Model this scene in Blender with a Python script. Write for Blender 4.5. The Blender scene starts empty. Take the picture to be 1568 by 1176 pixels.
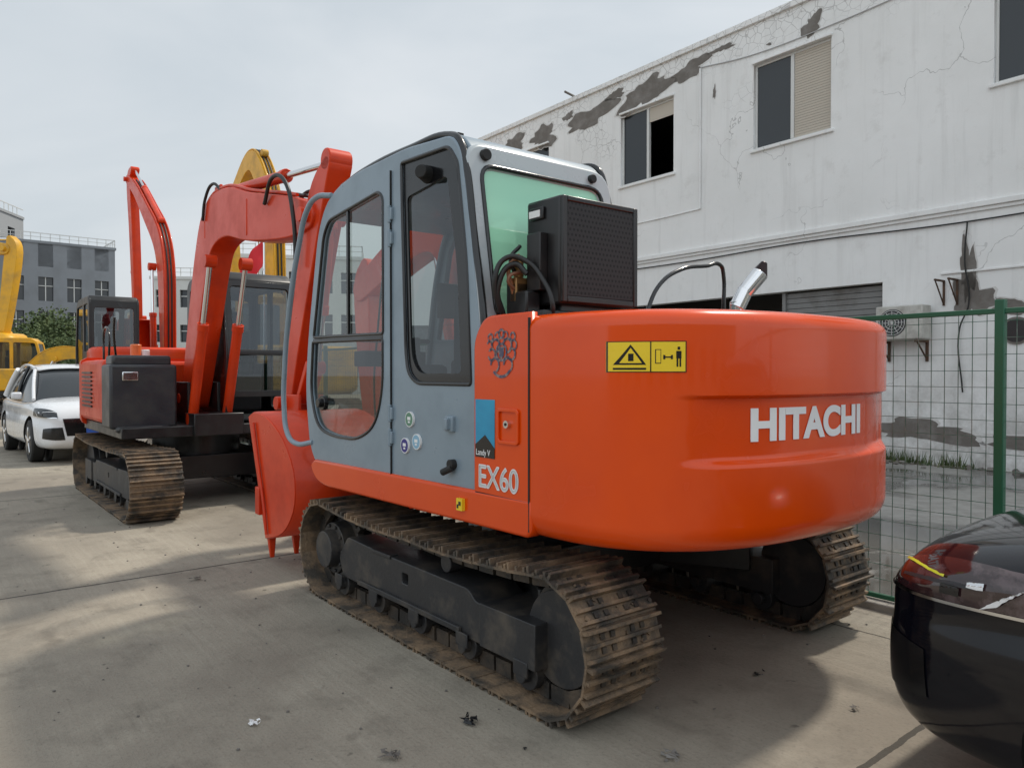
import bpy, bmesh, math, random
from mathutils import Vector, Matrix
random.seed(7)
rad=math.radians
sc=bpy.context.scene
sc.view_settings.view_transform='Standard'
try: sc.view_settings.look='None'
except Exception: pass
COL=sc.collection

# ------------------------------------------------ materials
def _n(nt,t,**k):
    n=nt.nodes.new(t)
    for a,b in k.items(): setattr(n,a,b)
    return n
def new_mat(name):
    m=bpy.data.materials.new(name); m.use_nodes=True
    nt=m.node_tree; b=nt.nodes['Principled BSDF']
    return m,nt,b
def c4(c): return (c[0],c[1],c[2],1)
def ramp(nt,src,lo,hi,a=(0,0,0,1),b=(1,1,1,1)):
    r=_n(nt,'ShaderNodeValToRGB'); r.color_ramp.elements[0].position=lo; r.color_ramp.elements[1].position=hi
    r.color_ramp.elements[0].color=a; r.color_ramp.elements[1].color=b
    nt.links.new(src,r.inputs[0]); return r.outputs[0]
def noise(nt,vec,scale,detail=4,rough=.6,dist=0):
    n=_n(nt,'ShaderNodeTexNoise'); n.inputs['Scale'].default_value=scale; n.inputs['Detail'].default_value=detail
    n.inputs['Roughness'].default_value=rough; n.inputs['Distortion'].default_value=dist
    if vec: nt.links.new(vec,n.inputs['Vector'])
    return n.outputs['Fac']
def mixc(nt,f,a,b,mode='MIX'):
    m=_n(nt,'ShaderNodeMix',data_type='RGBA',blend_type=mode)
    for i,x in ((0,f),(6,a),(7,b)):
        if isinstance(x,(int,float)): m.inputs[i].default_value=x
        elif isinstance(x,tuple): m.inputs[i].default_value=c4(x)
        else: nt.links.new(x,m.inputs[i])
    return m.outputs[2]
def math_(nt,op,a,b=0,c=None):
    m=_n(nt,'ShaderNodeMath',operation=op)
    for i,x in enumerate((a,b)+((c,) if c is not None else ())):
        if isinstance(x,(int,float)): m.inputs[i].default_value=x
        else: nt.links.new(x,m.inputs[i])
    return m.outputs[0]
def bump(nt,b,h,strength=.2,dist=.02):
    n=_n(nt,'ShaderNodeBump'); n.inputs['Strength'].default_value=strength; n.inputs['Distance'].default_value=dist
    nt.links.new(h,n.inputs['Height']); nt.links.new(n.outputs[0],b.inputs['Normal'])
def simple(name,col,rough=.5,metal=0,coat=0,dirt=None,dscale=3,dlo=.45,dhi=.75,bmp=0,bscale=40,rvar=.1,spec=None):
    m,nt,b=new_mat(name)
    tc=_n(nt,'ShaderNodeTexCoord').outputs['Object']
    b.inputs['Metallic'].default_value=metal; b.inputs['Coat Weight'].default_value=coat; b.inputs['Coat Roughness'].default_value=.05
    if spec is not None: b.inputs['Specular IOR Level'].default_value=spec
    n0=noise(nt,tc,dscale,4,.65)
    if dirt:
        f=ramp(nt,n0,dlo,dhi)
        nt.links.new(mixc(nt,f,col,dirt),b.inputs['Base Color'])
    else: 
        nt.links.new(mixc(nt,n0,tuple(x*.93 for x in col),tuple(min(1,x*1.06) for x in col)),b.inputs['Base Color'])
    rr=_n(nt,'ShaderNodeMapRange'); nt.links.new(n0,rr.inputs[0]); rr.inputs[1].default_value=.3; rr.inputs[2].default_value=.7
    rr.inputs[3].default_value=max(.02,rough-rvar); rr.inputs[4].default_value=min(1,rough+rvar)
    nt.links.new(rr.outputs[0],b.inputs['Roughness'])
    if bmp: bump(nt,b,noise(nt,tc,bscale,3),bmp,.01)
    return m
def glass(name,tint=(.55,.58,.56),glossy=.12,body=None,bw=0):
    m=bpy.data.materials.new(name); m.use_nodes=True; nt=m.node_tree; nt.nodes.clear()
    o=_n(nt,'ShaderNodeOutputMaterial'); t=_n(nt,'ShaderNodeBsdfTransparent'); t.inputs[0].default_value=c4(tint)
    g=_n(nt,'ShaderNodeBsdfGlossy'); g.inputs['Roughness'].default_value=.015; g.inputs[0].default_value=(.9,.95,1,1)
    lw=_n(nt,'ShaderNodeLayerWeight'); lw.inputs[0].default_value=.5
    f=math_(nt,'ADD',math_(nt,'MULTIPLY',math_(nt,'POWER',lw.outputs['Facing'],4),.75),glossy)
    mx=_n(nt,'ShaderNodeMixShader'); nt.links.new(f,mx.inputs[0]); nt.links.new(g.outputs[0],mx.inputs[2])
    src=t.outputs[0]
    if body:
        d=_n(nt,'ShaderNodeBsdfDiffuse'); d.inputs[0].default_value=c4(body)
        m2=_n(nt,'ShaderNodeMixShader'); m2.inputs[0].default_value=bw
        nt.links.new(t.outputs[0],m2.inputs[1]); nt.links.new(d.outputs[0],m2.inputs[2]); src=m2.outputs[0]
    nt.links.new(src,mx.inputs[1]); nt.links.new(mx.outputs[0],o.inputs[0])
    return m

ORANGE=simple('orange_paint',(.76,.072,.002),.24,0,.35,dirt=(.68,.056,.002),dscale=1.3,dlo=.40,dhi=.75,rvar=.10,spec=.3,bmp=.012,bscale=5)
REDO=simple('red_orange_paint',(.66,.046,.006),.36,0,.15,dirt=(.50,.036,.010),dscale=2.5,spec=.25)
YEL=simple('yellow_paint',(.72,.38,.02),.45,0,.1,dirt=(.42,.25,.06),dscale=2.5,spec=.3)
CABG=simple('cab_grey_paint',(.225,.290,.345),.34,0,.2,dirt=(.19,.245,.29),dscale=3,rvar=.1)
CABW=simple('cab_pale_paint',(.42,.46,.48),.3,0,.4)
BLACK=simple('black_paint',(.010,.010,.011),.36,0,.05,dirt=(.024,.022,.021),dscale=4)
CHAR=simple('charcoal_paint',(.026,.028,.034),.4,0,.1,dirt=(.045,.043,.04),dscale=4)
RUB=simple('rubber',(.015,.015,.015),.7)
TRIM=simple('black_trim',(.008,.008,.009),.2,0,.2)
STEEL=simple('track_steel',(.070,.060,.050),.66,.2,0,dirt=(.27,.185,.115),dscale=6,dlo=.40,dhi=.62,bmp=.7,bscale=55)
STEELD=simple('track_steel_dark',(.04,.037,.034),.6,.3,0,dirt=(.14,.105,.075),dscale=6,dlo=.42,dhi=.7,bmp=.4,bscale=50)
FRAME=simple('undercarriage_paint',(.028,.028,.030),.5,0,0,dirt=(.12,.098,.075),dscale=4,dlo=.48,dhi=.78,bmp=.2,bscale=30)
CHROME=simple('chrome',(.75,.75,.76),.12,1,0,rvar=.05)
WHITE=simple('white_lettering',(.82,.82,.82),.4)
YLAB=simple('yellow_label',(.85,.60,.02),.4)
BLUE=simple('blue_decal',(.015,.22,.42),.35,dirt=(.03,.40,.62),dscale=2,dlo=.3,dhi=.7)
SEAT=simple('seat_fabric',(.03,.03,.032),.85)
GLASS=glass('cab_glass',(.74,.78,.76),.08)
GLASSD=glass('dark_glass',(.42,.45,.45),.08)
GLASSG=glass('green_glass',(.45,.80,.60),.08,body=(.42,.86,.60),bw=.82)
WINDK=simple('window_dark_glass',(.03,.035,.04),.08,0,0,rvar=.04)
HOSE=simple('hose',(.012,.012,.012),.45)

# ------------------------------------------------ geometry helpers
def empty(name,loc=(0,0,0),rz=0,s=1):
    e=bpy.data.objects.new(name,None); COL.objects.link(e); e.location=loc; e.rotation_euler=(0,0,rz); e.scale=(s,s,s)
    e.empty_display_size=.2; return e
def finish(me,name,mat,par,bev=0,smooth=True,ang=35,seg=2):
    o=bpy.data.objects.new(name,me); COL.objects.link(o)
    if par: o.parent=par
    if mat:
        for mm in (mat if isinstance(mat,(list,tuple)) else [mat]): me.materials.append(mm)
    if smooth:
        for p in me.polygons: p.use_smooth=True
        me.set_sharp_from_angle(angle=rad(ang))
    if bev:
        b=o.modifiers.new('bevel','BEVEL'); b.width=bev; b.segments=seg; b.limit_method='ANGLE'; b.angle_limit=rad(40); b.harden_normals=False
    return o
class Geo:
    def __init__(s): s.bm=bmesh.new(); s.mi=0
    def box(s,c,size,M=None):
        r=bmesh.ops.create_cube(s.bm,size=1)
        T=Matrix.Translation(c)@Matrix.Diagonal((*size,1))
        if M is not None: T=M@T
        bmesh.ops.transform(s.bm,matrix=T,verts=r['verts'])
        if s.mi:
            for f in {f for v in r['verts'] for f in v.link_faces}: f.material_index=s.mi
        return r['verts']
    def bx(s,x0,x1,y0,y1,z0,z1): return s.box(((x0+x1)/2,(y0+y1)/2,(z0+z1)/2),(abs(x1-x0),abs(y1-y0),abs(z1-z0)))
    def cyl(s,p0,p1,r,r2=None,n=20):
        p0=Vector(p0);p1=Vector(p1);d=p1-p0
        q=d.to_track_quat('Z','Y').to_matrix().to_4x4()
        T=Matrix.Translation((p0+p1)/2)@q
        rr=bmesh.ops.create_cone(s.bm,cap_ends=True,segments=n,radius1=r,radius2=r if r2 is None else r2,depth=d.length,matrix=T)
        if s.mi:
            for f in {f for v in rr['verts'] for f in v.link_faces}: f.material_index=s.mi
    def poly(s,pts): 
        f=s.bm.faces.new([s.bm.verts.new(p) for p in pts]); f.material_index=s.mi; return f
    def done(s,name,mat,par=None,bev=0,smooth=True,ang=35):
        me=bpy.data.meshes.new(name); s.bm.normal_update(); s.bm.to_mesh(me); s.bm.free()
        return finish(me,name,mat,par,bev,smooth,ang)
def basis(o,ax,ay):
    ax=Vector(ax).normalized(); ay=Vector(ay).normalized(); az=ax.cross(ay)
    M=Matrix((ax,ay,az)).transposed().to_4x4(); M.translation=Vector(o); return M
XZ=((1,0,0),(0,0,1))
def rpoly(pts,r,n=5):
    out=[];L=len(pts)
    rs=r if isinstance(r,(list,tuple)) else [r]*L
    for i in range(L):
        p=Vector(pts[i]);a=Vector(pts[i-1]);b=Vector(pts[(i+1)%L]);rr=rs[i]
        if rr<=0: out.append(tuple(p));continue
        da=(a-p);db=(b-p);la=da.length;lb=db.length
        k=min(rr,la*.49,lb*.49); A=p+da/la*k;Bp=p+db/lb*k
        for j in range(n+1):
            t=j/n; q=A*(1-t)**2+p*2*t*(1-t)+Bp*t*t; out.append(tuple(q))
    return out
def panel(name,outer,holes,o,ax,ay,th,mat,par,bev=0):
    cu=bpy.data.curves.new(name,'CURVE'); cu.dimensions='2D'; cu.fill_mode='BOTH'
    cu.extrude=max(.0001,th/2-bev); cu.bevel_depth=bev; cu.bevel_resolution=2
    for pts in [outer]+list(holes):
        sp=cu.splines.new('POLY'); sp.points.add(len(pts)-1)
        for i,p in enumerate(pts): sp.points[i].co=(p[0],p[1],0,1)
        sp.use_cyclic_u=True
    ob=bpy.data.objects.new(name,cu); COL.objects.link(ob); ob.parent=par
    ob.matrix_basis=basis(o,ax,ay); cu.materials.append(mat); return ob
def sheet(name,outer,o,ax,ay,mat,par):
    M=basis(o,ax,ay); g=Geo(); g.poly([tuple(M@Vector((p[0],p[1],0))) for p in outer]); return g.done(name,mat,par,0,False)
def pipe(name,pts,r,mat,par,cyc=False,smooth=True,res=3):
    cu=bpy.data.curves.new(name,'CURVE'); cu.dimensions='3D'; cu.bevel_depth=r; cu.bevel_resolution=res; cu.use_fill_caps=True
    if smooth and len(pts)>2:
        sp=cu.splines.new('BEZIER'); sp.bezier_points.add(len(pts)-1)
        for i,p in enumerate(pts):
            bp=sp.bezier_points[i]; bp.co=p; bp.handle_left_type=bp.handle_right_type='AUTO'
        cu.resolution_u=8
    else:
        sp=cu.splines.new('POLY'); sp.points.add(len(pts)-1)
        for i,p in enumerate(pts): sp.points[i].co=(*p,1)
    sp.use_cyclic_u=cyc
    ob=bpy.data.objects.new(name,cu); COL.objects.link(ob); ob.parent=par; cu.materials.append(mat); return ob
def text(name,body,size,o,ax,ay,mat,par,ext=.002,off=0,sx=1):
    cu=bpy.data.curves.new(name,'FONT'); cu.body=body; cu.size=size; cu.extrude=ext; cu.offset=off
    ob=bpy.data.objects.new(name,cu); COL.objects.link(ob); ob.parent=par
    ob.matrix_basis=basis(o,ax,ay)@Matrix.Diagonal((sx,1,1,1)); cu.materials.append(mat); return ob
def cr(pts,n=6):
    out=[];P=[Vector(p) for p in pts]
    for i in range(len(P)-1):
        p0=P[max(0,i-1)];p1=P[i];p2=P[i+1];p3=P[min(len(P)-1,i+2)]
        for j in range(n):
            t=j/n
            out.append(.5*((2*p1)+(p2-p0)*t+(2*p0-5*p1+4*p2-p3)*t*t+(3*p1-p0-3*p2+p3)*t**3))
    out.append(P[-1]); return out
def ribbon(spec,n=5):
    P=cr([(a,b,c) for a,b,c in spec],n); L=[];R=[]
    for i,p in enumerate(P):
        q=P[min(i+1,len(P)-1)]-P[max(i-1,0)]; d=Vector((q.x,q.y)).normalized(); nn=Vector((-d.y,d.x))
        L.append((p.x+nn.x*p.z/2,p.y+nn.y*p.z/2)); R.append((p.x-nn.x*p.z/2,p.y-nn.y*p.z/2))
    def cap(a,b,d):
        a=Vector(a);b=Vector(b);m=(a+b)/2;r=(a-b).length/2;u=(a-m).normalized()
        return [tuple(m+u*r*math.cos(t)+Vector(d)*r*math.sin(t)) for t in (math.pi*.2,math.pi*.4,math.pi*.6,math.pi*.8)]
    de=Vector((P[-1].x-P[-2].x,P[-1].y-P[-2].y)).normalized(); ds=Vector((P[0].x-P[1].x,P[0].y-P[1].y)).normalized()
    return L+cap(L[-1],R[-1],de)+R[::-1]+cap(R[0],L[0],ds)

# ------------------------------------------------ tracks
def track(par,hl,r,w,yc,pitch,mshoe,side,prefix,hero=False,sprf=1):
    zc=r+.025; ri=r
    L=2*hl; per=2*L+2*math.pi*ri; N=round(per/pitch); pt=per/N
    def path(s):
        s%=per
        if s<L: return (-hl+s,.025,0)
        s-=L
        if s<math.pi*ri: a=s/ri; return (hl+ri*math.sin(a),zc-ri*math.cos(a),a)
        s-=math.pi*ri
        if s<L:
            t=s/L; sag=-.035*math.sin(math.pi*t)*(1.0 if hero else .7)-.012*abs(math.sin(2*math.pi*t))
            return (hl-s,zc+ri+sag,math.pi+.0)
        s-=L; a=s/ri; return (-hl-ri*math.sin(a),zc+ri*math.cos(a),math.pi+a)
    g=Geo()
    for i in range(N):
        x,z,_=path(i*pt); x2,z2,_=path(i*pt+.02); x1,z1,_=path(i*pt-.02)
        a=math.atan2(z2-z1,x2-x1)+random.uniform(-.035,.035)
        M=Matrix.Translation((x,yc+random.uniform(-.003,.003),z))@Matrix.Rotation(-a,4,'Y')
        g.mi=0
        g.box((0,0,0),(pt*1.02,w,.012),M)
        for gx,gh in ((-pt*.44,.034),(-pt*.02,.022),(pt*.38,.022)):
            g.box((gx,0,-.006-gh/2),(.014,w-.004,gh),M)
        if hero:
            g.mi=1
            for by in (-.12,-.06,.06,.12):
                for bx_ in (-pt*.22,pt*.18): g.box((bx_,by,-.010),(.024,.024,.010),M)
        g.mi=1
        for by in (-.07,.07): g.box((0,by,.045),(pt*.86,.035,.075),M)
    if hero:
        g.mi=0   # caked dirt crumbs on the shoes
        for k in range(260):
            s_=random.uniform(0,per); x,z,_=path(s_); x2,z2,_=path(s_+.02); a=math.atan2(z2-z,x2-x)
            M=Matrix.Translation((x,yc+random.uniform(-w/2,w/2),z))@Matrix.Rotation(-a,4,'Y')@Matrix.Rotation(random.uniform(0,3),4,'Z')
            q=random.uniform(.008,.022); g.box((0,0,-.010),(q,q*.8,.012),M)
    g.done(prefix+'_track_shoes',[mshoe,STEELD],par,0,False)
    pl=[(-hl+.12,.17),(hl-.22,.19),(hl-.16,.30),(hl-.28,zc+.12),(hl*.35,zc+.10),(-hl*.45,zc+.09),(-hl*.5,zc+.04),(-hl+.1,zc+.03)]
    hole=[(.08,.30),(.16,.30),(.16,.37),(.08,.37)]
    panel(prefix+'_track_frame',rpoly(pl,.03,3),[rpoly(hole,.015,2)],(0,yc,0),*XZ,.30,FRAME,par,.006)
    g=Geo()
    g.bx(-hl+.08,-hl+.50,yc-.165,yc+.165,.17,zc+.055)
    g.bx(-hl*.4,hl*.6,yc+side*.15,yc+side*.17,.185,.215)
    g.bx(hl*.25,hl*.45,yc+side*.10,yc+side*.158,zc+.09,zc+.112)
    n=5
    for i in range(n):
        x=-hl+.18+(2*hl-.36)*i/(n-1)
        g.cyl((x,yc-.13,.125),(x,yc+.13,.125),.075,n=18); g.cyl((x,yc-.17,.125),(x,yc+.17,.125),.035,n=12)
        g.box((x,yc+side*.165,.16),(.10,.012,.07))
    for x in (-hl*.2,):
        g.cyl((x,yc-.1,zc+ri-.14),(x,yc+.1,zc+ri-.14),.05)
    g.cyl((-sprf*hl,yc-.09,zc),(-sprf*hl,yc+.09,zc),ri-.085,n=32)
    g.cyl((-sprf*hl,yc-.03,zc),(-sprf*hl,yc+.03,zc),ri-.05,n=32)
    for k in range(21):
        a=2*math.pi*k/21
        M=Matrix.Translation((sprf*hl,yc,zc))@Matrix.Rotation(a,4,'Y')
        g.box((0,0,ri-.085),(.035,.05,.06),M)
    g.cyl((sprf*hl,yc-.025,zc),(sprf*hl,yc+.025,zc),ri-.1,n=32)
    g.cyl((sprf*hl,yc-.1,zc),(sprf*hl,yc+side*.12,zc),.17,n=28)
    g.cyl((sprf*hl,yc,zc),(sprf*hl,yc+side*.19,zc),.135,.12,n=28)
    for k in range(10):
        a=2*math.pi*k/10
        p=(sprf*hl+.15*math.cos(a),yc+side*.12,zc+.15*math.sin(a)); g.cyl(p,(p[0],p[1]+side*.015,p[2]),.013,n=6)
    g.done(prefix+'_track_rollers',FRAME,par,.004)

# ------------------------------------------------ counterweight surface
def sstep(a,b,x):
    t=max(0,min(1,(x-a)/(b-a))); return t*t*(3-2*t)
def cw_inset(z,z0,z1,rb=.11,rt=.07):
    ins=0
    if z<z0+rb: t=1-(z-z0)/rb; ins+=rb*.75*(1-math.sqrt(max(0,1-t*t)))
    if z>z1-rt: t=1-(z1-z)/rt; ins+=rt*(1-math.sqrt(max(0,1-t*t)))
    return ins
def cw_point(y,z,x0,dep,hw,z0,z1,rec):
    ins=cw_inset(z,z0,z1); n=2.6
    d=dep-ins; h=hw-ins; q=min(1,abs(y)/h)
    x=x0-d*(1-q**n)**(1/n)
    if rec: x+=rec*sstep(1.115,1.155,z)*(1-sstep(1.395,1.412,z))*(1-sstep(.66,.9,abs(y)))
    return x
def counterweight(par,mat,x0,dep,hw,z0,z1,rec,name='counterweight',na=120,nz=90):
    bm=bmesh.new(); n=2.6; rows=[]
    for j in range(nz+1):
        z=z0+(z1-z0)*j/nz; ins=cw_inset(z,z0,z1); row=[]
        for i in range(na+1):
            t=-math.pi/2+math.pi*i/na
            s=math.sin(t); y=(hw-ins)*math.copysign(abs(s)**(2/n),s)
            row.append(bm.verts.new((cw_point(y,z,x0,dep,hw,z0,z1,rec),y,z)))
        rows.append(row)
    for j in range(nz):
        for i in range(na): bm.faces.new((rows[j][i],rows[j+1][i],rows[j+1][i+1],rows[j][i+1]))
    bm.faces.new(rows[0]); bm.faces.new(rows[-1][::-1])
    bm.faces.new([r[0] for r in rows]+[r[-1] for r in rows][::-1])
    bmesh.ops.recalc_face_normals(bm,faces=bm.faces)
    me=bpy.data.meshes.new(name); bm.to_mesh(me); bm.free()
    return finish(me,name,mat,par,0,True,40)

def ram(par,p0,p1,r,mat,frac=.6,name='hydraulic_cylinder'):
    p0=Vector(p0);p1=Vector(p1);m=p0.lerp(p1,frac)
    g=Geo(); g.cyl(p0,m,r); g.cyl(m-(p1-p0).normalized()*.08,m,r*1.15)
    for p in (p0,p1): g.cyl(p+Vector((0,-r*1.1,0)),p+Vector((0,r*1.1,0)),r*1.25)
    g.done(name,mat,par,.004)
    g=Geo(); g.cyl(m,p1,r*.5); g.done(name+'_rod',CHROME,par)

def bucket(par,mat,pts_side,y0,y1,teeth,name='bucket',tdir=None):
    th=.025
    for i,y in enumerate((y0+th/2,y1-th/2)):
        panel(name+'_side_plate_%d'%i,pts_side,[],(0,y,0),*XZ,th,mat,par,.004)
    bm=bmesh.new(); A=[];Bv=[]
    for (x,z) in pts_side: A.append(bm.verts.new((x,y0+.01,z))); Bv.append(bm.verts.new((x,y1-.01,z)))
    for i in range(len(pts_side)-1): bm.faces.new((A[i],A[i+1],Bv[i+1],Bv[i]))
    bmesh.ops.recalc_face_normals(bm,faces=bm.faces)
    me=bpy.data.meshes.new(name); bm.to_mesh(me); bm.free()
    o=finish(me,name+'_shell',mat,par,0,True,50); m=o.modifiers.new('s','SOLIDIFY'); m.thickness=.022; m.offset=0
    lx,lz=pts_side[-1]; px,pz=pts_side[-2]; d=Vector((lx-px,0,lz-pz)).normalized()
    if tdir: d=Vector((tdir[0],0,tdir[1])).normalized()
    g=Geo(); n=teeth
    for i in range(n):
        y=y0+.05+(y1-y0-.1)*i/(n-1); p=Vector((lx,y,lz))
        M=Matrix.Translation(p)@d.to_track_quat('Z','Y').to_matrix().to_4x4()
        vs=g.box((0,0,.05),(.07,.06,.22),M)
        for v in vs:
            lc=M.inverted()@v.co
            if lc.z>.1: lc.x*=.45; lc.y*=.45; v.co=M@lc
    mid=Vector(pts_side[-1]).lerp(Vector(pts_side[0]),.3)
    for y in (y0-.012,y1+.012):
        M=Matrix.Translation((mid.x,y,mid.y)); g.box((0,0,0),(.09,.03,.22),M)
    g.done(name+'_teeth',mat,par,.006)

# ------------------------------------------------ generic excavator upper parts
def gen_cab(par,x0,x1,y0,y1,z0,z1,mat,gl):
    pr=[(x0,z0),(x1-.08,z0),(x1,z0+.35),(x1,z0+.8),(x1-.18,z1-.12),(x1-.34,z1),(x0+.1,z1+.01),(x0,z1-.08)]
    W=x1-x0
    h1=[(x0+W*.42,z0+.12),(x1-.15,z0+.12),(x1-.07,z0+.36),(x1-.07,z0+.8),(x1-.24,z1-.14),(x0+W*.42,z1-.12)]
    h2=[(x0+.09,z0+.7),(x0+W*.36,z0+.7),(x0+W*.36,z1-.12),(x0+.12,z1-.12)]
    for i,y in enumerate((y0+.02,y1-.02)):
        panel('cab_side_%d'%i,rpoly(pr,.1),[rpoly(h1,.07),rpoly(h2,.06)],(0,y,0),*XZ,.04,mat,par,.008)
        for h in (h1,h2): sheet('cab_side_glass',h,(0,y,0),*XZ,gl,par)
    Wd=y1-y0
    def quad(nm,xa,za,xb,zb,hole,gmat):
        d=Vector((xb-xa,0,zb-za)); H=d.length
        o=[(.03,0),(Wd-.03,0),(Wd-.03,H),(.03,H)]
        hh=[(.09,H*hole[0]),(Wd-.09,H*hole[0]),(Wd-.09,H*hole[1]),(.09,H*hole[1])]
        panel(nm,o,[rpoly(hh,.06)],(xa,y0,za),(0,1,0),d,.04,mat,par,.006)
        sheet(nm+'_glass',hh,(xa,y0,za),(0,1,0),d,gmat,par)
    quad('cab_rear',x0+.02,z0,x0+.03,z1-.06,(.42,.92),gl)
    quad('cab_front_lower',x1-.03,z0+.3,x1-.03,z0+.82,(.12,.95),gl)
    quad('cab_front_upper',x1-.03,z0+.82,x1-.2,z1-.1,(.03,.93),gl)
    panel('cab_roof',rpoly([(x0+.03,z1-.09),(x1-.24,z1-.09),(x1-.36,z1+.01),(x0+.1,z1+.02)],.04),[],(0,(y0+y1)/2,0),*XZ,Wd-.04,mat,par,.02)
    g=Geo(); cy=(y0+y1)/2; cx=x0+W*.42
    g.bx(cx-.22,cx+.22,cy-.22,cy+.22,z0+.1,z0+.55); g.bx(cx-.30,cx-.18,cy-.22,cy+.22,z0+.5,z0+1.15); g.bx(cx-.3,cx-.2,cy-.12,cy+.12,z0+1.17,z0+1.38)
    g.bx(x0+.05,x1-.1,y0+.05,y1-.05,z0,z0+.06)
    g.done('cab_seat',SEAT,par,.03)

def gen_excavator(rz,loc,scale,paint,cabmat,boom,arm,bk,rams,tr=(1.38,.33,.5,.85),boom_y=-.05,cabx=(-.75,.8),hoses=True,tdir=None):
    E=empty('excavator',loc,rz,scale)
    hl,r,w,yc=tr
    for s in (1,-1): track(E,hl,r,w,s*yc,.15,STEELD if not hoses else STEEL,s,'right' if s<0 else 'left')
    g=Geo(); g.bx(-.6,.6,-yc+.1,yc-.1,.28,.55); g.cyl((0,0,.5),(0,0,.84),.5,n=32); g.bx(-1.3,.95,-1.02,1.0,.80,.92); g.bx(.6,1.0,-.3,.25,.8,1.05)
    for y in (-.22,.12): g.bx(-.1,.5,y-.02,y+.02,.9,1.4)
    g.done('turntable_deck',BLACK,E,.01)
    gen_cab(E,cabx[0],cabx[1],.10,1.0,.93,2.70,cabmat,GLASSD)
    counterweight(E,paint,-1.15,.8,1.08,.84,1.70,0,na=40,nz=24)
    g=Geo(); g.bx(-1.2,.30,-1.08,-.35,.93,1.66); g.bx(-1.2,-.78,-.4,1.05,.93,1.66); g.done('engine_housing',paint,E,.05)
    g=Geo()
    for k in range(9): g.bx(-.95,-.35,-1.10,-1.075,1.1+k*.05,1.12+k*.05)
    g.done('side_grille',BLACK,E)
    g=Geo(); g.bx(.32,.78,-1.10,-.42,.90,1.60); vs=g.bx(.34,.70,-1.06,-.46,1.58,1.70)
    g.bx(.70,.86,-1.05,-.5,.86,.93); g.done('toolbox',CHAR,E,.03)
    g=Geo(); g.bx(.775,.80,-.98,-.82,1.42,1.52); g.done('work_lamp',CHROME,E,.01)
    by=boom_y
    panel('boom',ribbon(boom),[],(0,by,0),*XZ,.26,paint,E,.012)
    panel('arm',ribbon(arm),[],(0,by,0),*XZ,.20,paint,E,.012)
    g=Geo()
    for p in (boom[0],boom[-1],arm[-1]): g.cyl((p[0],by-.2,p[1]),(p[0],by+.2,p[1]),.06)
    g.done('boom_pins',paint,E,.005)
    for (p0,p1,rr,fr,dy) in rams:
        for yy in dy: ram(E,(p0[0],by+yy,p0[1]),(p1[0],by+yy,p1[1]),rr,paint,fr)
    if bk: bucket(E,paint,bk[0],bk[1],bk[2],bk[3],tdir=tdir)
    if hoses:
        bp=cr([(a,b,c) for a,b,c in boom],4)
        for k,yy in enumerate((-.10,-.03,.04,.10)):
            pts=[]
            for i,p in enumerate(bp):
                q=bp[min(i+1,len(bp)-1)]-bp[max(i-1,0)]; d=Vector((q.x,q.y)).normalized(); nn=Vector((-d.y,d.x))
                off=p.z/2+.035
                pts.append((p.x+nn.x*off,by+yy,p.y+nn.y*off))
            pipe('boom_hydraulic_line_%d'%k,pts[1:-3],.016,paint if k in(0,3) else HOSE,E)
    return E

# ================================================================ GROUND FRAME
TH=rad(38.5); F=Vector((-math.sin(TH),math.cos(TH),0)); R=Vector((math.cos(TH),math.sin(TH),0)); C=Vector((.315,4.793,0))
HEAD=rad(128.5)
def W(u,v,z=0): return C+F*u+R*v+Vector((0,0,z))

# ground
m,nt,b=new_mat('concrete_ground')
pos=_n(nt,'ShaderNodeNewGeometry').outputs['Position']
mp=_n(nt,'ShaderNodeVectorRotate',rotation_type='Z_AXIS'); mp.inputs['Angle'].default_value=-HEAD; mp.inputs['Center'].default_value=tuple(C)
nt.links.new(pos,mp.inputs['Vector'])
sub=_n(nt,'ShaderNodeVectorMath',operation='SUBTRACT'); nt.links.new(mp.outputs[0],sub.inputs[0]); sub.inputs[1].default_value=tuple(C)
L=sub.outputs[0]
sx=_n(nt,'ShaderNodeSeparateXYZ'); nt.links.new(L,sx.inputs[0])
st=_n(nt,'ShaderNodeMapping'); st.inputs['Scale'].default_value=(.7,13,1); nt.links.new(L,st.inputs[0])
n1=noise(nt,pos,.55,7,.62,.6); n2=noise(nt,pos,2.6,7,.7); n3=noise(nt,pos,60,3,.6); ns=noise(nt,st.outputs[0],2.2,5,.7,.3)
col=mixc(nt,ramp(nt,n1,.32,.68),(.225,.196,.158),(.350,.312,.250))
col=mixc(nt,math_(nt,'MULTIPLY',ramp(nt,n2,.50,.68),.55),col,(.155,.135,.108))
col=mixc(nt,math_(nt,'MULTIPLY',math_(nt,'MULTIPLY',ramp(nt,ns,.45,.66),ramp(nt,n1,.40,.60)),.30),col,(.44,.40,.33))
col=mixc(nt,math_(nt,'MULTIPLY',ramp(nt,n3,.52,.72),.35),col,(.13,.115,.095))
n4=noise(nt,L,1.1,5,.6,1.5)
col=mixc(nt,math_(nt,'MULTIPLY',ramp(nt,n4,.60,.68),.50),col,(.12,.104,.083))
n5=noise(nt,L,7.5,3,.5)
col=mixc(nt,math_(nt,'MULTIPLY',ramp(nt,n5,.70,.74),.65),col,(.09,.078,.062))
wob=math_(nt,'MULTIPLY',math_(nt,'SUBTRACT',n2,.5),.05)
def joint(c,o,per,wd):
    f=math_(nt,'FRACT',math_(nt,'DIVIDE',math_(nt,'ADD',math_(nt,'SUBTRACT',c,o-per*50.5),wob),per))
    return math_(nt,'LESS_THAN',math_(nt,'ABSOLUTE',math_(nt,'SUBTRACT',f,.5)),wd/per)
j=math_(nt,'MAXIMUM',joint(sx.outputs[0],2.42,4.6,.014),joint(sx.outputs[1],3.95,5.0,.008))
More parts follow.
